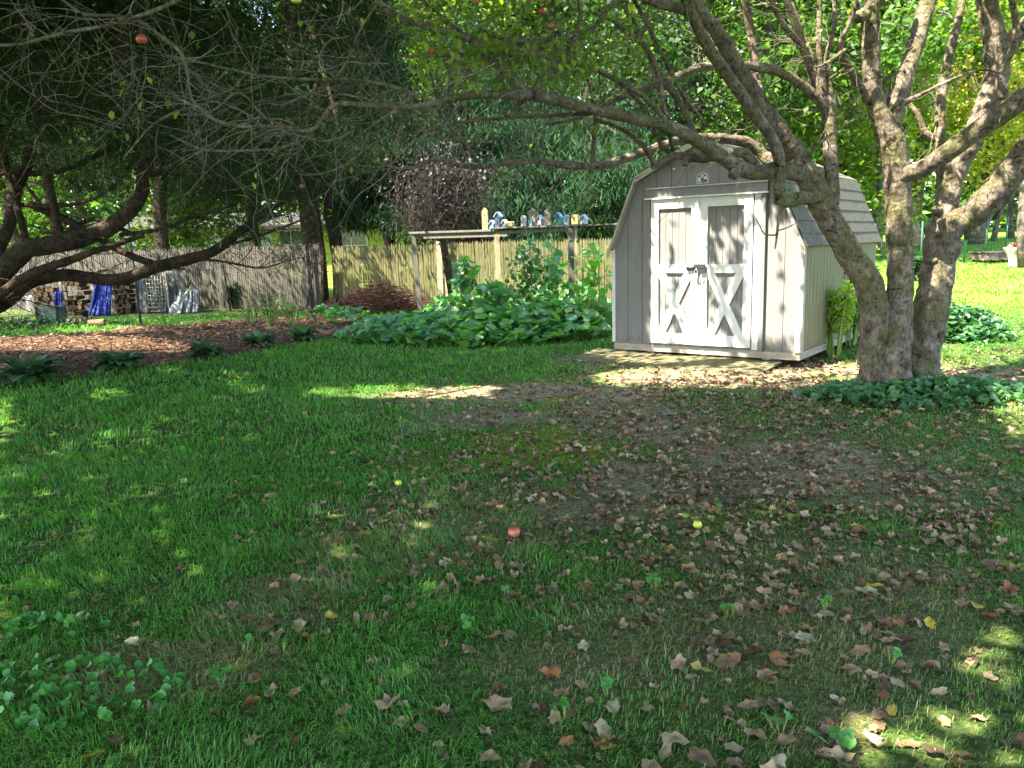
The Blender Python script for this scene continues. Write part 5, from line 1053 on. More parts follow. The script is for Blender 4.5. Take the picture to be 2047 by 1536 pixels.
limb([(1838, 812, Y0 + .08, 50), (1836, 768, Y0 + .08, 36), (1842, 709, Y0 + .1, 34), (1856, 644, Y0 + .12, 33), (1868, 579, Y0 + .15, 31), (1875, 530, Y0 + .2, 30), (1884, 490, Y0 + .2, 32), (1888, 440, Y0 + .25, 24), (1895, 393, Y0 + .3, 21), (1903, 345, Y0 + .35, 23), (1940, 285, Y0 + .4, 20), (1974, 207, Y0 + .45, 20), (1994, 145, Y0 + .5, 21), (1990, 83, Y0 + .5, 20), (1978, 33, Y0 + .5, 18), (1968, -30, Y0 + .5, 17), (1960, -120, Y0 + .5, 14)], 'trunk', step=.026, bump=.16, n=44)
# forks of the stems
limb([(1780, 262, Y0, 17), (1790, 205, Y0 + .05, 16), (1812, 145, Y0 + .1, 16), (1833, 83, Y0 + .2, 15), (1846, 33, Y0 + .25, 15), (1862, -20, Y0 + .3, 14), (1880, -110, Y0 + .3, 11)])
limb([(1790, 360, Y0 - .02, 17), (1815, 347, Y0 - .1, 16), (1845, 337, Y0 - .2, 16), (1903, 298, Y0 - .35, 17), (1965, 254, Y0 - .5, 18), (2027, 212, Y0 - .7, 19), (2080, 172, Y0 - .8, 18), (2160, 110, Y0 - .9, 15)])
limb([(1885, 475, Y0 + .18, 26), (1912, 446, Y0 + .1, 24), (1930, 438, Y0 + .1, 25), (1965, 410, Y0, 27), (2007, 364, Y0 - .1, 27), (2047, 314, Y0 - .2, 26), (2100, 250, Y0 - .3, 24), (2170, 150, Y0 - .3, 18)], bump=.15)
limb([(1886, 365, Y0 + .4, 13), (1882, 330, Y0 + .5, 11), (1879, 269, Y0 + .6, 10), (1882, 186, Y0 + .7, 9), (1899, 103, Y0 + .8, 8), (1916, 41, Y0 + .9, 7), (1926, -20, Y0 + 1, 6)])
limb([(1881, 285, Y0 + .6, 8), (1850, 265, Y0 + .6, 6), (1838, 235, Y0 + .65, 5), (1822, 212, Y0 + .7, 4), (1800, 195, Y0 + .75, 3)])
limb([(1738, 210, Y0, 7), (1734, 195, Y0 - .02, 6), (1709, 157, Y0 - .1, 6), (1688, 120, Y0 - .15, 6), (1680, 83, Y0 - .2, 5), (1696, 54, Y0 - .25, 4), (1713, 0, Y0 - .3, 4), (1720, -60, Y0 - .3, 3)])
limb([(1812, 203, Y0 - .05, 6), (1840, 190, Y0 - .15, 4), (1890, 165, Y0 - .3, 3), (1960, 140, Y0 - .4, 2.4), (2010, 150, Y0 - .5, 1.6)])
limb([(2000, 120, Y0 + .5, 16), (2030, 75, Y0 + .45, 16), (2070, 30, Y0 + .4, 15), (2110, -40, Y0 + .4, 12)])
limb([(2010, 200, Y0 + .1, 10), (2000, 150, Y0 + .1, 8), (2028, 90, Y0, 7), (2030, 40, Y0, 6), (2015, -30, Y0, 5)])
# limbs from the left stem
limb([(1655, 405, Y0 - .08, 20), (1662, 372, Y0 - .12, 15), (1660, 300, Y0 - .1, 13), (1658, 240, Y0 - .1, 13), (1655, 192, Y0 - .1, 12)], bump=.16)
for a in ([(1648, 196, Y0 - .1, 8), (1638, 120, Y0 - .1, 6), (1638, 40, Y0 - .1, 5), (1640, -40, Y0 - .1, 4)], [(1660, 198, Y0 - .1, 7), (1652, 120, Y0, 5), (1668, 50, Y0, 4), (1665, -30, Y0, 3)], [(1652, 200, Y0 - .05, 8), (1640, 150, Y0 + .1, 5), (1612, 90, Y0 + .2, 5), (1590, 30, Y0 + .3, 4), (1570, -40, Y0 + .3, 3)]): limb(a)
limb([(1655, 230, Y0 - .1, 9), (1640, 205, Y0 - .15, 9), (1605, 172, Y0 - .2, 9), (1560, 145, Y0 - .3, 9), (1515, 135, Y0 - .4, 8.5), (1480, 130, Y0 - .45, 7), (1420, 132, Y0 - .5, 8), (1380, 142, Y0 - .6, 7), (1330, 163, Y0 - .7, 7), (1290, 180, Y0 - .7, 6), (1230, 200, Y0 - .8, 5), (1160, 235, Y0 - .9, 3.5), (1090, 250, Y0 - 1.0, 2.5)])
limb([(1632, 358, Y0 - .15, 22), (1600, 347, Y0 - .2, 17), (1552, 341, Y0 - .35, 15), (1506, 345, Y0 - .5, 14), (1469, 331, Y0 - .65, 14), (1432, 306, Y0 - .8, 12.5), (1386, 277, Y0 - 1.0, 12), (1336, 252, Y0 - 1.2, 11), (1262, 236, Y0 - 1.4, 10.5), (1198, 222, Y0 - 1.6, 10), (1120, 203, Y0 - 1.8, 9.5), (1055, 191, Y0 - 2, 9), (942, 191, Y0 - 2.2, 7.5), (873, 205, Y0 - 2.35, 6.5), (822, 214, Y0 - 2.4, 5.5), (720, 210, Y0 - 2.6, 5), (668, 210, Y0 - 2.7, 5), (634, 253, Y0 - 2.7, 4.5), (605, 263, Y0 - 2.75, 4), (547, 253, Y0 - 2.8, 3.5), (479, 253, Y0 - 2.9, 3.5), (427, 239, Y0 - 3, 3), (383, 198, Y0 - 3, 2.6), (376, 154, Y0 - 3, 2.2), (359, 103, Y0 - 3, 1.6)], bump=.12)
limb([(1664, 385, Y0 - .14, 15), (1630, 392, Y0 - .2, 14), (1600, 398, Y0 - .3, 14), (1575, 403, Y0 - .4, 13), (1560, 398, Y0 - .42, 12)], bump=.2)
limb([(1562, 405, Y0 - .40, 14), (1558, 375, Y0 - .42, 11), (1560, 335, Y0 - .45, 11), (1547, 285, Y0 - .5, 11), (1505, 222, Y0 - .6, 11), (1460, 158, Y0 - .7, 11), (1418, 98, Y0 - .9, 11), (1392, 50, Y0 - 1, 10), (1372, 0, Y0 - 1.1, 10), (1350, -70, Y0 - 1.2, 8)])
limb([(1590, 330, Y0 - .12, 12), (1545, 322, Y0 + .1, 13), (1527, 312, Y0 + .2, 11), (1502, 290, Y0 + .2, 11), (1469, 280, Y0 + .15, 10), (1407, 276, Y0, 9), (1365, 281, Y0 - .1, 8), (1324, 291, Y0 - .2, 8), (1283, 306, Y0 - .3, 8), (1241, 320, Y0 - .4, 8), (1198, 332, Y0 - .5, 7.5), (1147, 332, Y0 - .6, 7), (1113, 328, Y0 - .7, 6), (1079, 322, Y0 - .8, 5.5), (1027, 325, Y0 - .9, 5), (976, 332, Y0 - 1.0, 4.5), (925, 332, Y0 - 1.1, 4), (870, 318, Y0 - 1.2, 3.5), (840, 332, Y0 - 1.3, 3), (805, 338, Y0 - 1.4, 2.5), (754, 325, Y0 - 1.5, 2)], bump=.16)
limb([(1515, 345, Y0 - .5, 12), (1490, 308, Y0 - .5, 10), (1448, 308, Y0 - .55, 9), (1410, 316, Y0 - .6, 10), (1374, 314, Y0 - .65, 8), (1345, 312, Y0 - .7, 7), (1312, 331, Y0 - .75, 6), (1302, 338, Y0 - .75, 4)], bump=.15)
for a in ([(1376, 316, Y0 - .65, 7), (1369, 326, Y0 - .75, 7)], [(1470, 338, Y0 - .65, 12), (1466, 350, Y0 - .78, 10)], [(1735, 30, Y0 - .1, 10), (1712, 38, Y0 - .12, 9)], [(1876, 425, Y0 + .1, 9), (1870, 418, Y0, 7)], [(1700, 40, Y0, 9), (1740, 20, Y0, 10)]): limb(a, 'stub', keep=False)
# limbs that come down from above
limb([(700, -40, 5.3, 4), (754, 0, 5.4, 5), (792, 31, 5.4, 6), (860, 55, 5.5, 7.5), (942, 79, 5.5, 8), (969, 109, 5.5, 8), (1010, 144, 5.6, 8), (1055, 189, Y0 - 2, 8)])
limb([(1058, 192, Y0 - 2, 7), (1079, 168, 5.7, 6), (1106, 147, 5.7, 5.5), (1137, 96, 5.6, 5), (1161, 34, 5.5, 5), (1150, -30, 5.4, 4)])
limb([(1056, 190, Y0 - 2, 5), (1040, 205, 5.7, 5), (1025, 225, 5.7, 4), (1010, 235, 5.7, 3)])
limb([(960, 62, 5.5, 5), (1027, 82, 5.7, 4.5), (1096, 82, 5.9, 4.5), (1147, 79, 6, 4.5), (1181, 62, 6.1, 4.5), (1216, 17, 6.2, 4.5), (1267, -20, 6.3, 5)])
limb([(800, 112, 5.2, 2), (840, 113, 5.3, 3), (960, 109, 5.5, 3.5), (1045, 108, 5.8, 4), (1113, 120, 6, 4), (1216, 150, 6.3, 4.5), (1300, 205, 6.5, 5), (1340, 256, 6.5, 6)])
limb([(1235, -20, 6.6, 6), (1283, 83, 6.7, 6), (1324, 157, 6.8, 6), (1365, 215, 6.8, 6), (1388, 270, Y0 - 1, 6)])
limb([(1195, 20, 6.3, 4), (1283, 87, 6.5, 5), (1312, 137, 6.6, 5), (1330, 232, 6.6, 4), (1345, 300, Y0 - .7, 4)])
limb([(1190, 140, 6.3, 3), (1254, 178, 6.5, 4), (1299, 236, 6.6, 4), (1324, 300, Y0 - .75, 4)])
limb([(1190, 240, 6.3, 3), (1241, 257, 6.5, 4), (1283, 290, 6.7, 4.5), (1310, 331, Y0 - .75, 5)])
limb([(1275, -10, 6.2, 9), (1324, 8, 6.4, 9), (1370, 22, 6.7, 9), (1395, 40, Y0 - 1, 8)])
limb([(1250, -30, 6.4, 4), (1300, 60, 6.5, 4), (1360, 180, 6.8, 4), (1410, 250, 7, 3)])
limb([(1480, -30, 7.2, 7), (1500, 60, 7.3, 8), (1512, 140, 7.3, 8), (1520, 200, Y0 - .3, 9)])
limb([(1560, -30, 7.4, 6), (1595, 60, 7.5, 7), (1618, 130, 7.6, 8), (1650, 220, Y0 - .1, 8)])
limb([(1530, -30, 7.2, 5), (1560, 40, 7.3, 5), (1605, 100, 7.5, 6), (1630, 180, 7.6, 6)])
limb([(1690, 100, Y0 - .2, 4), (1650, 128, Y0 - .25, 3), (1630, 135, Y0 - .3, 2)])
# upper left twiggy ends
limb([(-20, 90, 4.4, 3), (41, 89, 4.5, 3), (120, 68, 4.5, 3.2), (212, 51, 4.6, 3.4), (273, 34, 4.7, 3.6), (342, 7, 4.8, 4), (420, -40, 4.9, 4)])
limb([(100, -20, 4.5, 2), (164, 27, 4.6, 2.4), (219, 31, 4.6, 2.6), (273, 41, 4.7, 2.6), (325, 75, 4.7, 2.6), (359, 103, Y0 - 3, 2.8), (378, 150, Y0 - 3, 2.8)])
limb([(330, 110, 4.6, 1.6), (400, 125, 4.8, 2.2), (513, 150, 5, 2.6), (616, 159, 5.1, 2.8), (700, 159, 5.2, 2.8), (780, 172, 5.3, 3), (860, 200, Y0 - 2.35, 4)])
limb([(360, 230, 4.7, 1.6), (420, 225, 4.8, 2), (478, 185, 4.9, 2.2), (530, 235, 5, 2.2), (600, 262, Y0 - 2.7, 3)])
limb([(250, 313, 4.6, 1.2), (300, 255, 4.7, 2), (350, 225, 4.8, 2.4), (400, 215, 4.9, 2.4), (432, 242, Y0 - 3, 2.8)])
limb([(340, 270, 4.8, 1.4), (400, 298, 4.9, 2), (440, 302, 5, 2.4), (520, 300, 5.0, 2.4), (580, 290, 5.1, 2.6), (636, 250, Y0 - 2.7, 3)])
limb([(600, 350, 5.2, 1.6), (640, 348, 5.3, 2), (690, 330, 5.4, 2.4), (760, 280, 5.5, 2.8), (840, 262, 5.7, 3), (960, 240, 5.8, 3), (1100, 232, 6.0, 3.4), (1200, 224, Y0 - 1.6, 5)])
limb([(760, 0, 5.1, 2.2), (720, 60, 5.1, 2.2), (690, 130, 5.2, 2.4), (650, 170, 5.2, 2.2), (560, 215, 5.1, 1.6)])
limb([(815, -20, 5.3, 2.6), (880, 30, 5.4, 3), (920, 62, 5.5, 3.4)])
limb([(870, 208, Y0 - 2.35, 4), (900, 255, 5.5, 3.2), (930, 290, 5.8, 3), (960, 330, Y0 - 1, 3)])
limb([(980, 330, Y0 - 1, 3), (1015, 360, 6.3, 2.6), (1045, 352, 6.3, 2), (1062, 335, 6.3, 2)])
limb([(1185, 330, Y0 - .5, 5), (1186, 290, 7, 4.5), (1190, 240, 6.9, 3.5), (1182, 190, 6.8, 2.5), (1165, 120, 6.7, 2)])
# hanging dead twig in front of the shed
limb([(1565, 410, Y0 - .42, 4), (1556, 445, Y0 - .45, 3), (1552, 480, Y0 - .45, 2.2), (1549, 498, Y0 - .45, 1.2)], 'twig', keep=False); limb([(1552, 470, Y0 - .45, 1.6), (1528, 468, Y0 - .45, 1.5), (1512, 438, Y0 - .45, 1)], 'twig', keep=False); limb([(1553, 462, Y0 - .45, 1.4), (1575, 455, Y0 - .45, 1.2), (1592, 446, Y0 - .45, .8)], 'twig', keep=False)
limb([(1567, 400, Y0 - .4, 4), (1562, 350, Y0 - .45, 3.5), (1600, 310, Y0 - .5, 3.2), (1640, 285, Y0 - .5, 3), (1690, 250, Y0 - .5, 2), (1740, 222, Y0 - .5, 1.4)], 'twig', keep=False)
# knots and burls on the stems
kn = [(1806, 598, .045), (1776, 640, .05), (1868, 560, .06), (1900, 500, .045), (1700, 500, .045), (1795, 480, .03), (1850, 700, .05), (1760, 725, .05), (1890, 605, .045), (1802, 320, .04), (1716, 560, .05), (1848, 640, .04), (1935, 470, .04), (1842, 335, .04), (1655, 300, .03), (1780, 700, .06), (1865, 520, .05)]
for px, py, rr in kn[::1]:
    mb = MB()
    c = Vector(at(px, py, Y0 - .01 + (.13 if px > 1830 else 0)) - AO); K1, K2 = 12, 8; vs = []; off = len(mb.v); sd = px * .13
    for j in range(K2 + 1):
        th = PI * j / K2
        for i in range(K1): ph = 2 * PI * i / K1; d = Vector((math.sin(th) * math.cos(ph), math.sin(th) * math.sin(ph), math.cos(th) * 1.1)); r_ = rr * (1 + .75 * mnoise.noise(d * 2.2 + Vector((sd, 0, 0)))); vs.append(c + d * r_)
    mb.add(vs, [(j * K1 + i, j * K1 + (i + 1) % K1, (j + 1) * K1 + (i + 1) % K1, (j + 1) * K1 + i) for j in range(K2) for i in range(K1)], True); mb.build('burl', M_bark, apple_tree)

# ---- procedural twigs along the limbs (vectorless but light: three-sided tubes gathered in one mesh)
def ntube(V, F, pts, rads):
    c = len(V); n = len(pts); t = pts[-1] - pts[0]; t = t / (np.linalg.norm(t) + 1e-9); a = np.cross(t, [0.3, .1, 1]); a /= np.linalg.norm(a) + 1e-9; b_ = np.cross(t, a)
    for p, r in zip(pts, rads):
        for k_ in range(3): th = 2 * PI * k_ / 3; V.append(p + (a * math.cos(th) + b_ * math.sin(th)) * r)
    for i in range(n - 1):
        for k_ in range(3): F.append((c + i * 3 + k_, c + i * 3 + (k_ + 1) % 3, c + (i + 1) * 3 + (k_ + 1) % 3, c + (i + 1) * 3 + k_))
TW_V, TW_F, TIPS = [], [], []; g4 = np.random.default_rng(99)
def twig(p, d, L, r, depth):
    n = max(4, int(L / .07)); pts = [p]; q = p.copy(); dd = d.copy(); w = g4.normal(0, .22, 3)
    for i in range(n): dd = unit(dd + g4.normal(0, .19, 3) + w * .16 + np.array([0, 0, -.035 if depth else .01])); q = q + dd * L / n; pts.append(q.copy())
    rr = np.linspace(r, r * .35, len(pts)); ntube(TW_V, TW_F, pts, rr); TIPS.append((pts[-1], dd))
    if depth > 0:
        for _ in range(int(g4.integers(2, 5))):
            i = int(g4.integers(1, len(pts) - 1)); e = unit(dd + g4.normal(0, .75, 3)); twig(pts[i], e, L * g4.uniform(.35, .7), rr[i] * .7, depth - 1)
for s in PATHS:
    seg = np.linalg.norm(np.diff(s[:, :3], axis=0), axis=1).sum(); px, py, ok = project(s[:, :3])
    for _ in range(int(seg * 7)):
        i = int(g4.integers(1, len(s) - 1)); 
        if s[i, 3] > .10 or (px[i] > 1560 and py[i] > 300): continue
        t = unit(s[min(i + 1, len(s) - 1), :3] - s[i - 1, :3]); e = unit(t * .5 + g4.normal(0, 1, 3) * [1, .8, 1] + [-.25, 0, .25]); left = px[i] < 1250
        twig(s[i, :3].copy(), e, g4.uniform(.25, 1.0) if left else g4.uniform(.2, .7), min(.0055, s[i, 3] * .5) * g4.uniform(.6, 1), 2 if left else 1)
# a finer fan of twigs filling the upper left of the picture
for _ in range(60):
    px, py = g4.uniform(60, 1250), g4.uniform(-60, 300) ; Y = g4.uniform(4.2, 6.2); twig(at(px, py, Y), unit(g4.normal(0, 1, 3) * [1, .6, .5] + [-.6, 0, -.1]), g4.uniform(.5, 1.3), .0042, 2)
TWV = np.array(TW_V); print('twigs', len(TW_F))
o = npmesh('twigs', TWV - AO, np.array(TW_F), M_bark_twig, apple_tree, True); o['kind'] = 'stuff'
# sparse leaves at twig tips: sunlit limes top centre, a few pale ones at the left
tp = np.array([t[0] for t in TIPS]); px, py, ok = project(tp); pr = np.where((px > 820) & (px < 1320) & (py < 165), .9, np.where(px < 820, .012, .03)); pr = np.where(py < -20, .5, pr); sel = g4.uniform(size=len(tp)) < pr
tp = tp[sel]; tp = np.repeat(tp, 4, 0) + g4.normal(0, .06, (len(tp) * 4, 3)); n = len(tp)
V, F = curved_leaves(tp - AO, g4.uniform(0, 2 * PI, n), g4.uniform(-1.2, .6, n), g4.uniform(.035, .065, n), g4.uniform(.022, .04, n), g4.uniform(.2, 1.2, n), wprof=(.1, .85, 1, .6, .04)); npmesh('leaves', V, F, M_leafB, apple_tree, True)['kind'] = 'stuff'
for px, py, Y, R, mt, lab in ((283, 78, 4.7, .030, M_appler, 'red and orange apple hanging from a bare twig at upper left'), (592, -3, 5.0, .032, M_appley, 'yellow green apple hanging at the top edge of the view'), (604, 372, 5.1, .016, M_appleb, 'small brown shrivelled apple on a low twig before the conifers')):
    apple(at(px, py, Y), R, mt, lab, stalk=.08)
for px, py in ((950, 3), (1083, 22), (1100, 52), (1062, 100), (862, 103)): apple(at(px, py, 5.6), .024, M_appler, {950: 'reddish apple at the very top edge among lime leaves', 1083: 'reddish apple just below the top edge among lime leaves', 1100: 'red apple hanging below a reddish one, upper centre', 1062: 'small red apple hanging nearest the dark thin limb', 862: 'small red apple hanging left of the thick descending limb'}[px], stalk=.06)

# ================================================================ NEAR CONIFER AT THE LEFT
YC = 8.6; cb = at(-330, 640, YC + .6); cb[2] = g1(cb[0], cb[1]); CO = np.array(cb); ncon = empty('conifer', cb, 0, 'near dark conifer at the left whose crooked limbs sweep low over the bed', 'tree'); NP = len(PATHS)
def climb(rows, name='branch', n=None): return limb([(a, b_, c, d * .86) for a, b_, c, d in rows], name, ncon, off=CO, mat=M_bark_con, n=n, bump=.08, jit=.02)
climb([(-330, 660, YC + .6, 60), (-320, 500, YC + .6, 52), (-300, 300, YC + .6, 46), (-290, 100, YC + .6, 40), (-290, -200, YC + .6, 32), (-290, -600, YC + .6, 18)], 'trunk')
climb([(-315, 620, YC + .6, 30), (-150, 610, YC + .3, 28), (-60, 590, YC, 26), (0, 545, YC, 24), (47, 502, YC, 22), (94, 492, YC, 20), (187, 470, YC + .1, 19), (234, 442, YC + .2, 18), (281, 389, YC + .3, 15), (286, 342, YC + .4, 13), (300, 267, YC + .5, 12), (290, 230, YC + .5, 11), (255, 150, YC + .6, 10), (240, 40, YC + .7, 8), (230, -60, YC + .7, 7)])
climb([(-310, 650, YC + .6, 26), (-120, 650, YC + .1, 22), (0, 608, YC - .1, 19), (62, 564, YC - .1, 16), (134, 549, YC, 14), (219, 561, YC + .1, 13), (281, 549, YC + .1, 13), (328, 530, YC + .2, 13), (406, 511, YC + .3, 12), (437, 495, YC + .4, 11), (484, 461, YC + .5, 9), (530, 425, YC + .6, 7), (578, 399, YC + .7, 5), (640, 360, YC + .8, 3)])
climb([(-300, 640, YC + .6, 20), (-100, 640, YC, 15), (0, 589, YC - .4, 11), (40, 560, YC - .4, 10), (94, 536, YC - .3, 10), (175, 508, YC - .2, 8), (225, 492, YC, 7), (290, 470, YC + .2, 4)])
climb([(62, 411, YC + .8, 9), (110, 430, YC + .7, 9), (165, 458, YC + .5, 9), (231, 495, YC + .4, 8), (270, 515, YC + .3, 8), (315, 532, YC + .3, 9)])
climb([(-60, 620, YC + .6, 20), (-5, 500, YC + .8, 15), (20, 440, YC + .8, 13), (31, 380, YC + .8, 14), (60, 320, YC + .8, 12), (75, 200, YC + .8, 9), (60, 60, YC + .8, 7), (50, -60, YC + .8, 6)])
climb([(55, 500, YC + .1, 9), (50, 470, YC + .3, 8), (35, 420, YC + .5, 8), (10, 330, YC + .6, 7), (-10, 200, YC + .7, 6)])
climb([(125, 492, YC + .1, 8), (112, 440, YC + .3, 8), (103, 380, YC + .4, 8), (85, 290, YC + .5, 7), (100, 180, YC + .6, 5)])
climb([(30, 350, YC + .8, 6), (120, 340, YC + .8, 6), (220, 300, YC + .8, 6), (300, 262, YC + .8, 5), (420, 215, YC + .9, 4), (520, 180, YC + 1, 3)])
climb([(60, 330, YC + .6, 5), (0, 350, YC + .6, 5), (-60, 380, YC + .6, 4)]); climb([(285, 350, YC + .4, 6), (340, 345, YC + .5, 5), (430, 372, YC + .6, 4), (520, 395, YC + .7, 2.5)])
climb([(40, 410, YC + .6, 5), (120, 412, YC + .5, 4), (190, 395, YC + .4, 4), (260, 340, YC + .3, 3), (300, 300, YC + .2, 2)]); climb([(240, 470, YC + .2, 5), (330, 455, YC + .2, 4), (400, 430, YC + .3, 3.4), (480, 405, YC + .3, 2.4)])
climb([(330, 528, YC + .2, 4), (420, 520, YC + .1, 3), (520, 535, YC, 2.2), (580, 520, YC, 1.4)]); climb([(430, 500, YC + .4, 4), (520, 470, YC + .4, 3), (600, 440, YC + .4, 2), (650, 410, YC + .4, 1.3)])
climb([(270, 470, YC + .2, 5), (190, 440, YC + .5, 5), (120, 470, YC + .6, 3), (60, 450, YC + .6, 2)])
TW_V, TW_F, TIPS = [], [], []
for s in PATHS[NP + 1:]:
    seg = np.linalg.norm(np.diff(s[:, :3], axis=0), axis=1).sum()
    for _ in range(int(seg * 6)):
        i = int(g4.integers(1, len(s) - 1)); t = unit(s[min(i + 1, len(s) - 1), :3] - s[i - 1, :3]); twig(s[i, :3].copy(), unit(t * .8 + g4.normal(0, 1, 3) * [1, 1, .6]), g4.uniform(.3, 1.3), .006, 1)
V_ = np.array(TW_V); print('con twigs', len(TW_F)); o = npmesh('twigs', V_ - CO, np.array(TW_F), M_bark_con, ncon, True); o['kind'] = 'stuff'
tp = np.array([t[0] for t in TIPS]); dt = np.array([t[1] for t in TIPS])
# needle sprays: a thick dark mass in the upper left, hanging fringes lower down
def shade_density(px, py):
    top = np.interp(px, [-400, 0, 100, 300, 420, 560, 700, 800, 900], [430, 320, 345, 385, 440, 445, 380, 180, 20]); return np.clip((top - py) / 60, 0, 1)
N_ = 5200; px = g4.uniform(-250, 880, N_); py = g4.uniform(-120, 470, N_); Yy = g4.uniform(YC, YC + 3.4, N_); C = CAM + np.array([ray(a, b_) for a, b_ in zip(px, py)]) * Yy[:, None]
k_ = (g4.uniform(size=N_) < shade_density(px, py)) & (vnoise(px, py, 75, 31) * .6 + .4 * vnoise(px, py, 26, 32) > .41); C = C[k_]
px2, py2, _ = project(tp); e = (g4.uniform(size=len(tp)) < np.where((px2 > 330) & (py2 > 380), .55, np.where(py2 < 330, .9, .10))); C = np.concatenate([C, tp[e]])
per = 60; P = np.repeat(C, per, 0) + g4.normal(0, 1, (len(C) * per, 3)) * [.17, .17, .07]; Dm = np.repeat(unit(g4.normal(0, 1, (len(C), 3)) * [1, 1, .3] + [.3, 0, -.3]), per, 0); D = unit(Dm + g4.normal(0, .45, P.shape) + [0, 0, -.35])
V, F = leaf_quads(P - CO, D, rdirs(len(P)) + [0, 0, .6], g4.uniform(.035, .085, len(P)), g4.uniform(.005, .011, len(P))); npmesh('needles', V, F, M_needle, ncon)['kind'] = 'stuff'; print('needles', len(F))

# dead vine curtain and ragged brown foliage over the arbor
r = empty('dead_vine', at(880, 420, 17.5) * [1, 1, 0], 0, 'tangle of dead purplish brown vine hanging above the arbor', 'vine'); RO = np.array(r.location); TW_V, TW_F, TIPS = [], [], []
for _ in range(420):
    px = g4.normal(885, 48); py = g4.uniform(320, 430); twig(at(px, py, g4.uniform(17, 18.5)), unit(g4.normal(0, .5, 3) + [0, 0, -1.0]), g4.uniform(.3, 1.1), .012, 1)
npmesh('stems', np.array(TW_V) - RO, np.array(TW_F), bark_mat('vine_bark', (.014, .010, .010), (.04, .03, .028), (.09, .07, .068), 9, spots=False), r, True)
C = np.array([at(g4.normal(885, 50), g4.normal(370, 42), g4.uniform(17, 18.5)) for _ in range(2600)]); V, F = leaf_quads(C - RO, rdirs(2600) + [0, 0, -.8], rdirs(2600), g4.uniform(.05, .13, 2600), g4.uniform(.02, .06, 2600)); npmesh('dry_leaves', V, F, litter_mat('vine_dry', [(.012, .009, .008), (.03, .023, .021), (.055, .043, .04)]), r)
r = empty('dead_tree', at(860, 480, 17.9) * [1, 1, 0], 0, 'bare leaning pole tree carrying the dead vine by the arbor', 'tree'); RO = np.array(r.location); mb = MB()
mb.tube([Vector(at(905, 600, 17.9) - RO), Vector(at(880, 455, 17.9) - RO), Vector(at(856, 405, 17.9) - RO), Vector(at(848, 350, 17.9) - RO)], [.09, .075, .05, .02], 9, bump=.1); mb.build('trunk', M_bark_con, r)
# far right trunks on the lawn
for px, pyb, Y, w, mt, lab, lean in ((1838, 470, 30, 30, M_bark_red, 'sunlit reddish trunk standing on the far lawn between the stems', -.9), (1752, 505, 24, 26, M_bark_bg, 'dark trunk just behind the right shed roof', 0), (2045, 520, 20, 22, M_bark_bg, 'trunk at the right edge beyond the white planter', 0), (1965, 470, 36, 12, M_bark_bg, 'thin leaning tree on the far lawn, left one', .8), (1990, 468, 37, 10, M_bark_bg, 'thin leaning tree on the far lawn, right one', .5), (2020, 462, 41, 12, M_bark_bg, 'slim straight tree farthest back on the lawn', 0)):
    b = at(px, pyb, Y); b[2] = g1(b[0], b[1]); R = w / 2 / F_PX * Y; g = np.random.default_rng(px); bl = [((g.normal(0, 1.4) + lean, g.normal(0, 1.4), z), (1.5, 1.5, .8)) for z in np.linspace(5.5, 11, 9)]
    tree('lawn_tree', lab, 'tree', b, 10, R, bl, 9000, .2, M_leafB if px in (1838, 2045) else M_leafA, mt, seed=px, lean=(lean * 3, 0))

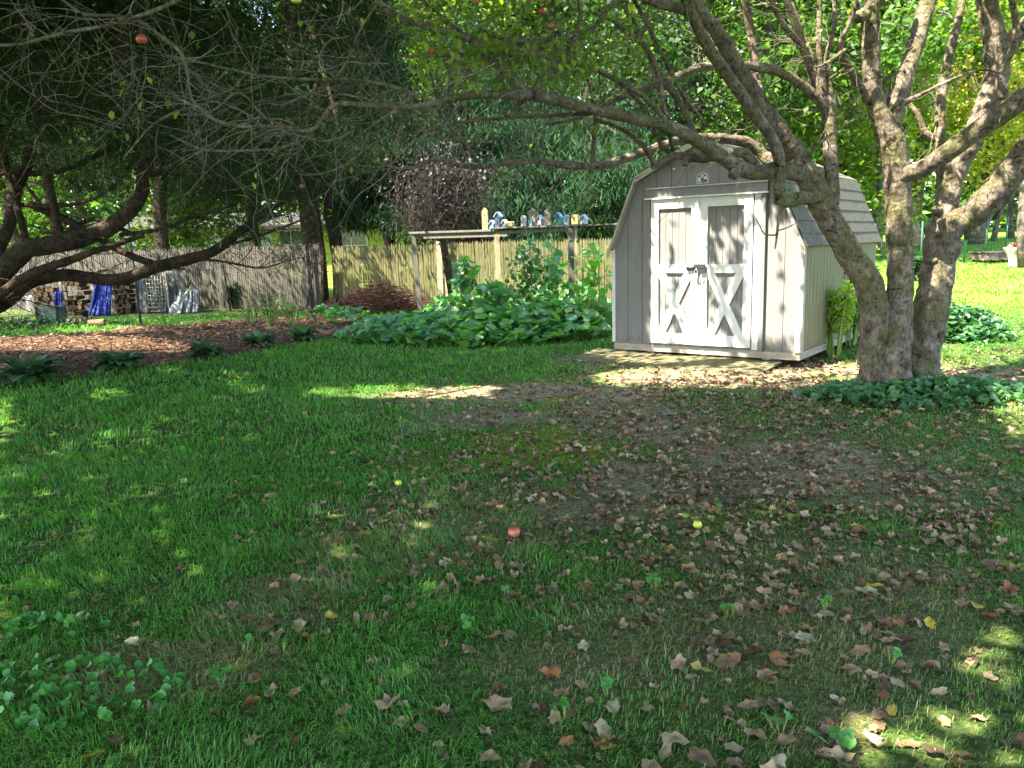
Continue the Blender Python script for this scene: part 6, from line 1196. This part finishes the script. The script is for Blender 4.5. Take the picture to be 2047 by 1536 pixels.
# ================================================================ SHADE TREES ADDED OUTSIDE THE VIEW, CROWNS SHAPED TO SHADE THE YARD
def shade_tree(bx, by, H, label, blobs, n, mat, seed, tr=.28):
    base = np.array([bx, by, g1(bx, by)]); filt = lambda P: (~in_frame(P, 60)) & sun_keep(P)
    return tree('added_shade_tree', label, 'tree', base, H, tr, blobs, n, .17, mat, M_bark_bg, None, seed=seed, clump=.38, filt=filt, limbs=10)
shade_tree(-8.8, 1.6, 8, 'unseen tree added at the left, crown shaped to shade the lawn', [((x, y, z), (1.9, 1.9, 1.0)) for x in (-2.6, -.2, 2.2, 4.6, 7.0) for y in (-2.0, .5, 3.0, 5.5) for z in (5.6,)], 60000, M_leafA, 501, .3)
shade_tree(-1.5, -3.0, 8, 'unseen tree added behind the viewer, crown shaped to shade the near lawn', [((x, y, z), (1.9, 1.9, 1.0)) for x in (-2.6, -.2, 2.2, 4.6) for y in (-1, 1.2, 3.4, 5.6, 7.4) for z in (6.0,)], 56000, M_leafA, 502, .3)
shade_tree(-11.5, 9.5, 9, 'unseen tree added at the left, crown shaped to shade the mulch bed', [((x, y, z), (1.9, 1.9, 1.1)) for x in (-.5, 2, 4.5, 7.0, 9.5) for y in (-4.5, -2, .5, 2.8) for z in (6.6,)], 46000, M_leafC, 503, .3)
# the apple tree's unseen leafy top, spread and cut to shape the shade below
bl = [((x, y, z), (1.4, 1.3, .8)) for x in (-5.6, -3.6, -1.6, .6, 2.4) for y in (-3.4, -1.6, .2, 1.8) for z in (5.3,)]
P = np.concatenate([crown_leaves(bl, 42000, .1, .3, g=g4), crown_leaves([((-4.4, 1.2, 5.3), (1.2, .9, .4)), ((-3.4, 1.0, 5.4), (1.1, .8, .4)), ((-5.2, 1.6, 5.6), (1.0, .9, .4))], 9000, .1, .25, g=g4)]) + AO; P = P[(~in_frame(P, 60)) & sun_keep(P)]; n = len(P); V, F = leaf_quads(P - AO, rdirs(n), rdirs(n) + [0, 0, .6], g4.uniform(.11, .17, n), g4.uniform(.07, .11, n)); npmesh('crown', V, F, M_leafB, apple_tree)  # extra dense boughs placed to shade the shed's left wall and gable

# boughs added to the near conifer, mostly unseen, to shade bed and fence
bl = [((x, y, z), (1.7, 1.6, .7)) for x in (-5, -2.6, 0, 2.4, 4.6) for y in (0, 2.6, 5.4, 8, 10.4) for z in (4.6, 6.2)]
P = crown_leaves(bl, 60000, .2, .34, g=g4) + [-9.5, 8.6, 0]; px, py, ok = project(P); P = P[(~(in_frame(P, 0) & (py > 250 + 90 * vnoise(px, py, 50, 3)))) & sun_keep(P) & ((P[:, 1] < 16.5) | (vnoise(P[:, 0], P[:, 1], 1.4, 9) > .2))]; n = len(P)
V, F = leaf_quads(P - CO, rdirs(n, .5) + [0, 0, -.5], rdirs(n) + [0, 0, .6], g4.uniform(.16, .3, n), g4.uniform(.04, .07, n)); npmesh('added_shade_boughs', V, F, M_needle, ncon)['kind'] = 'stuff'
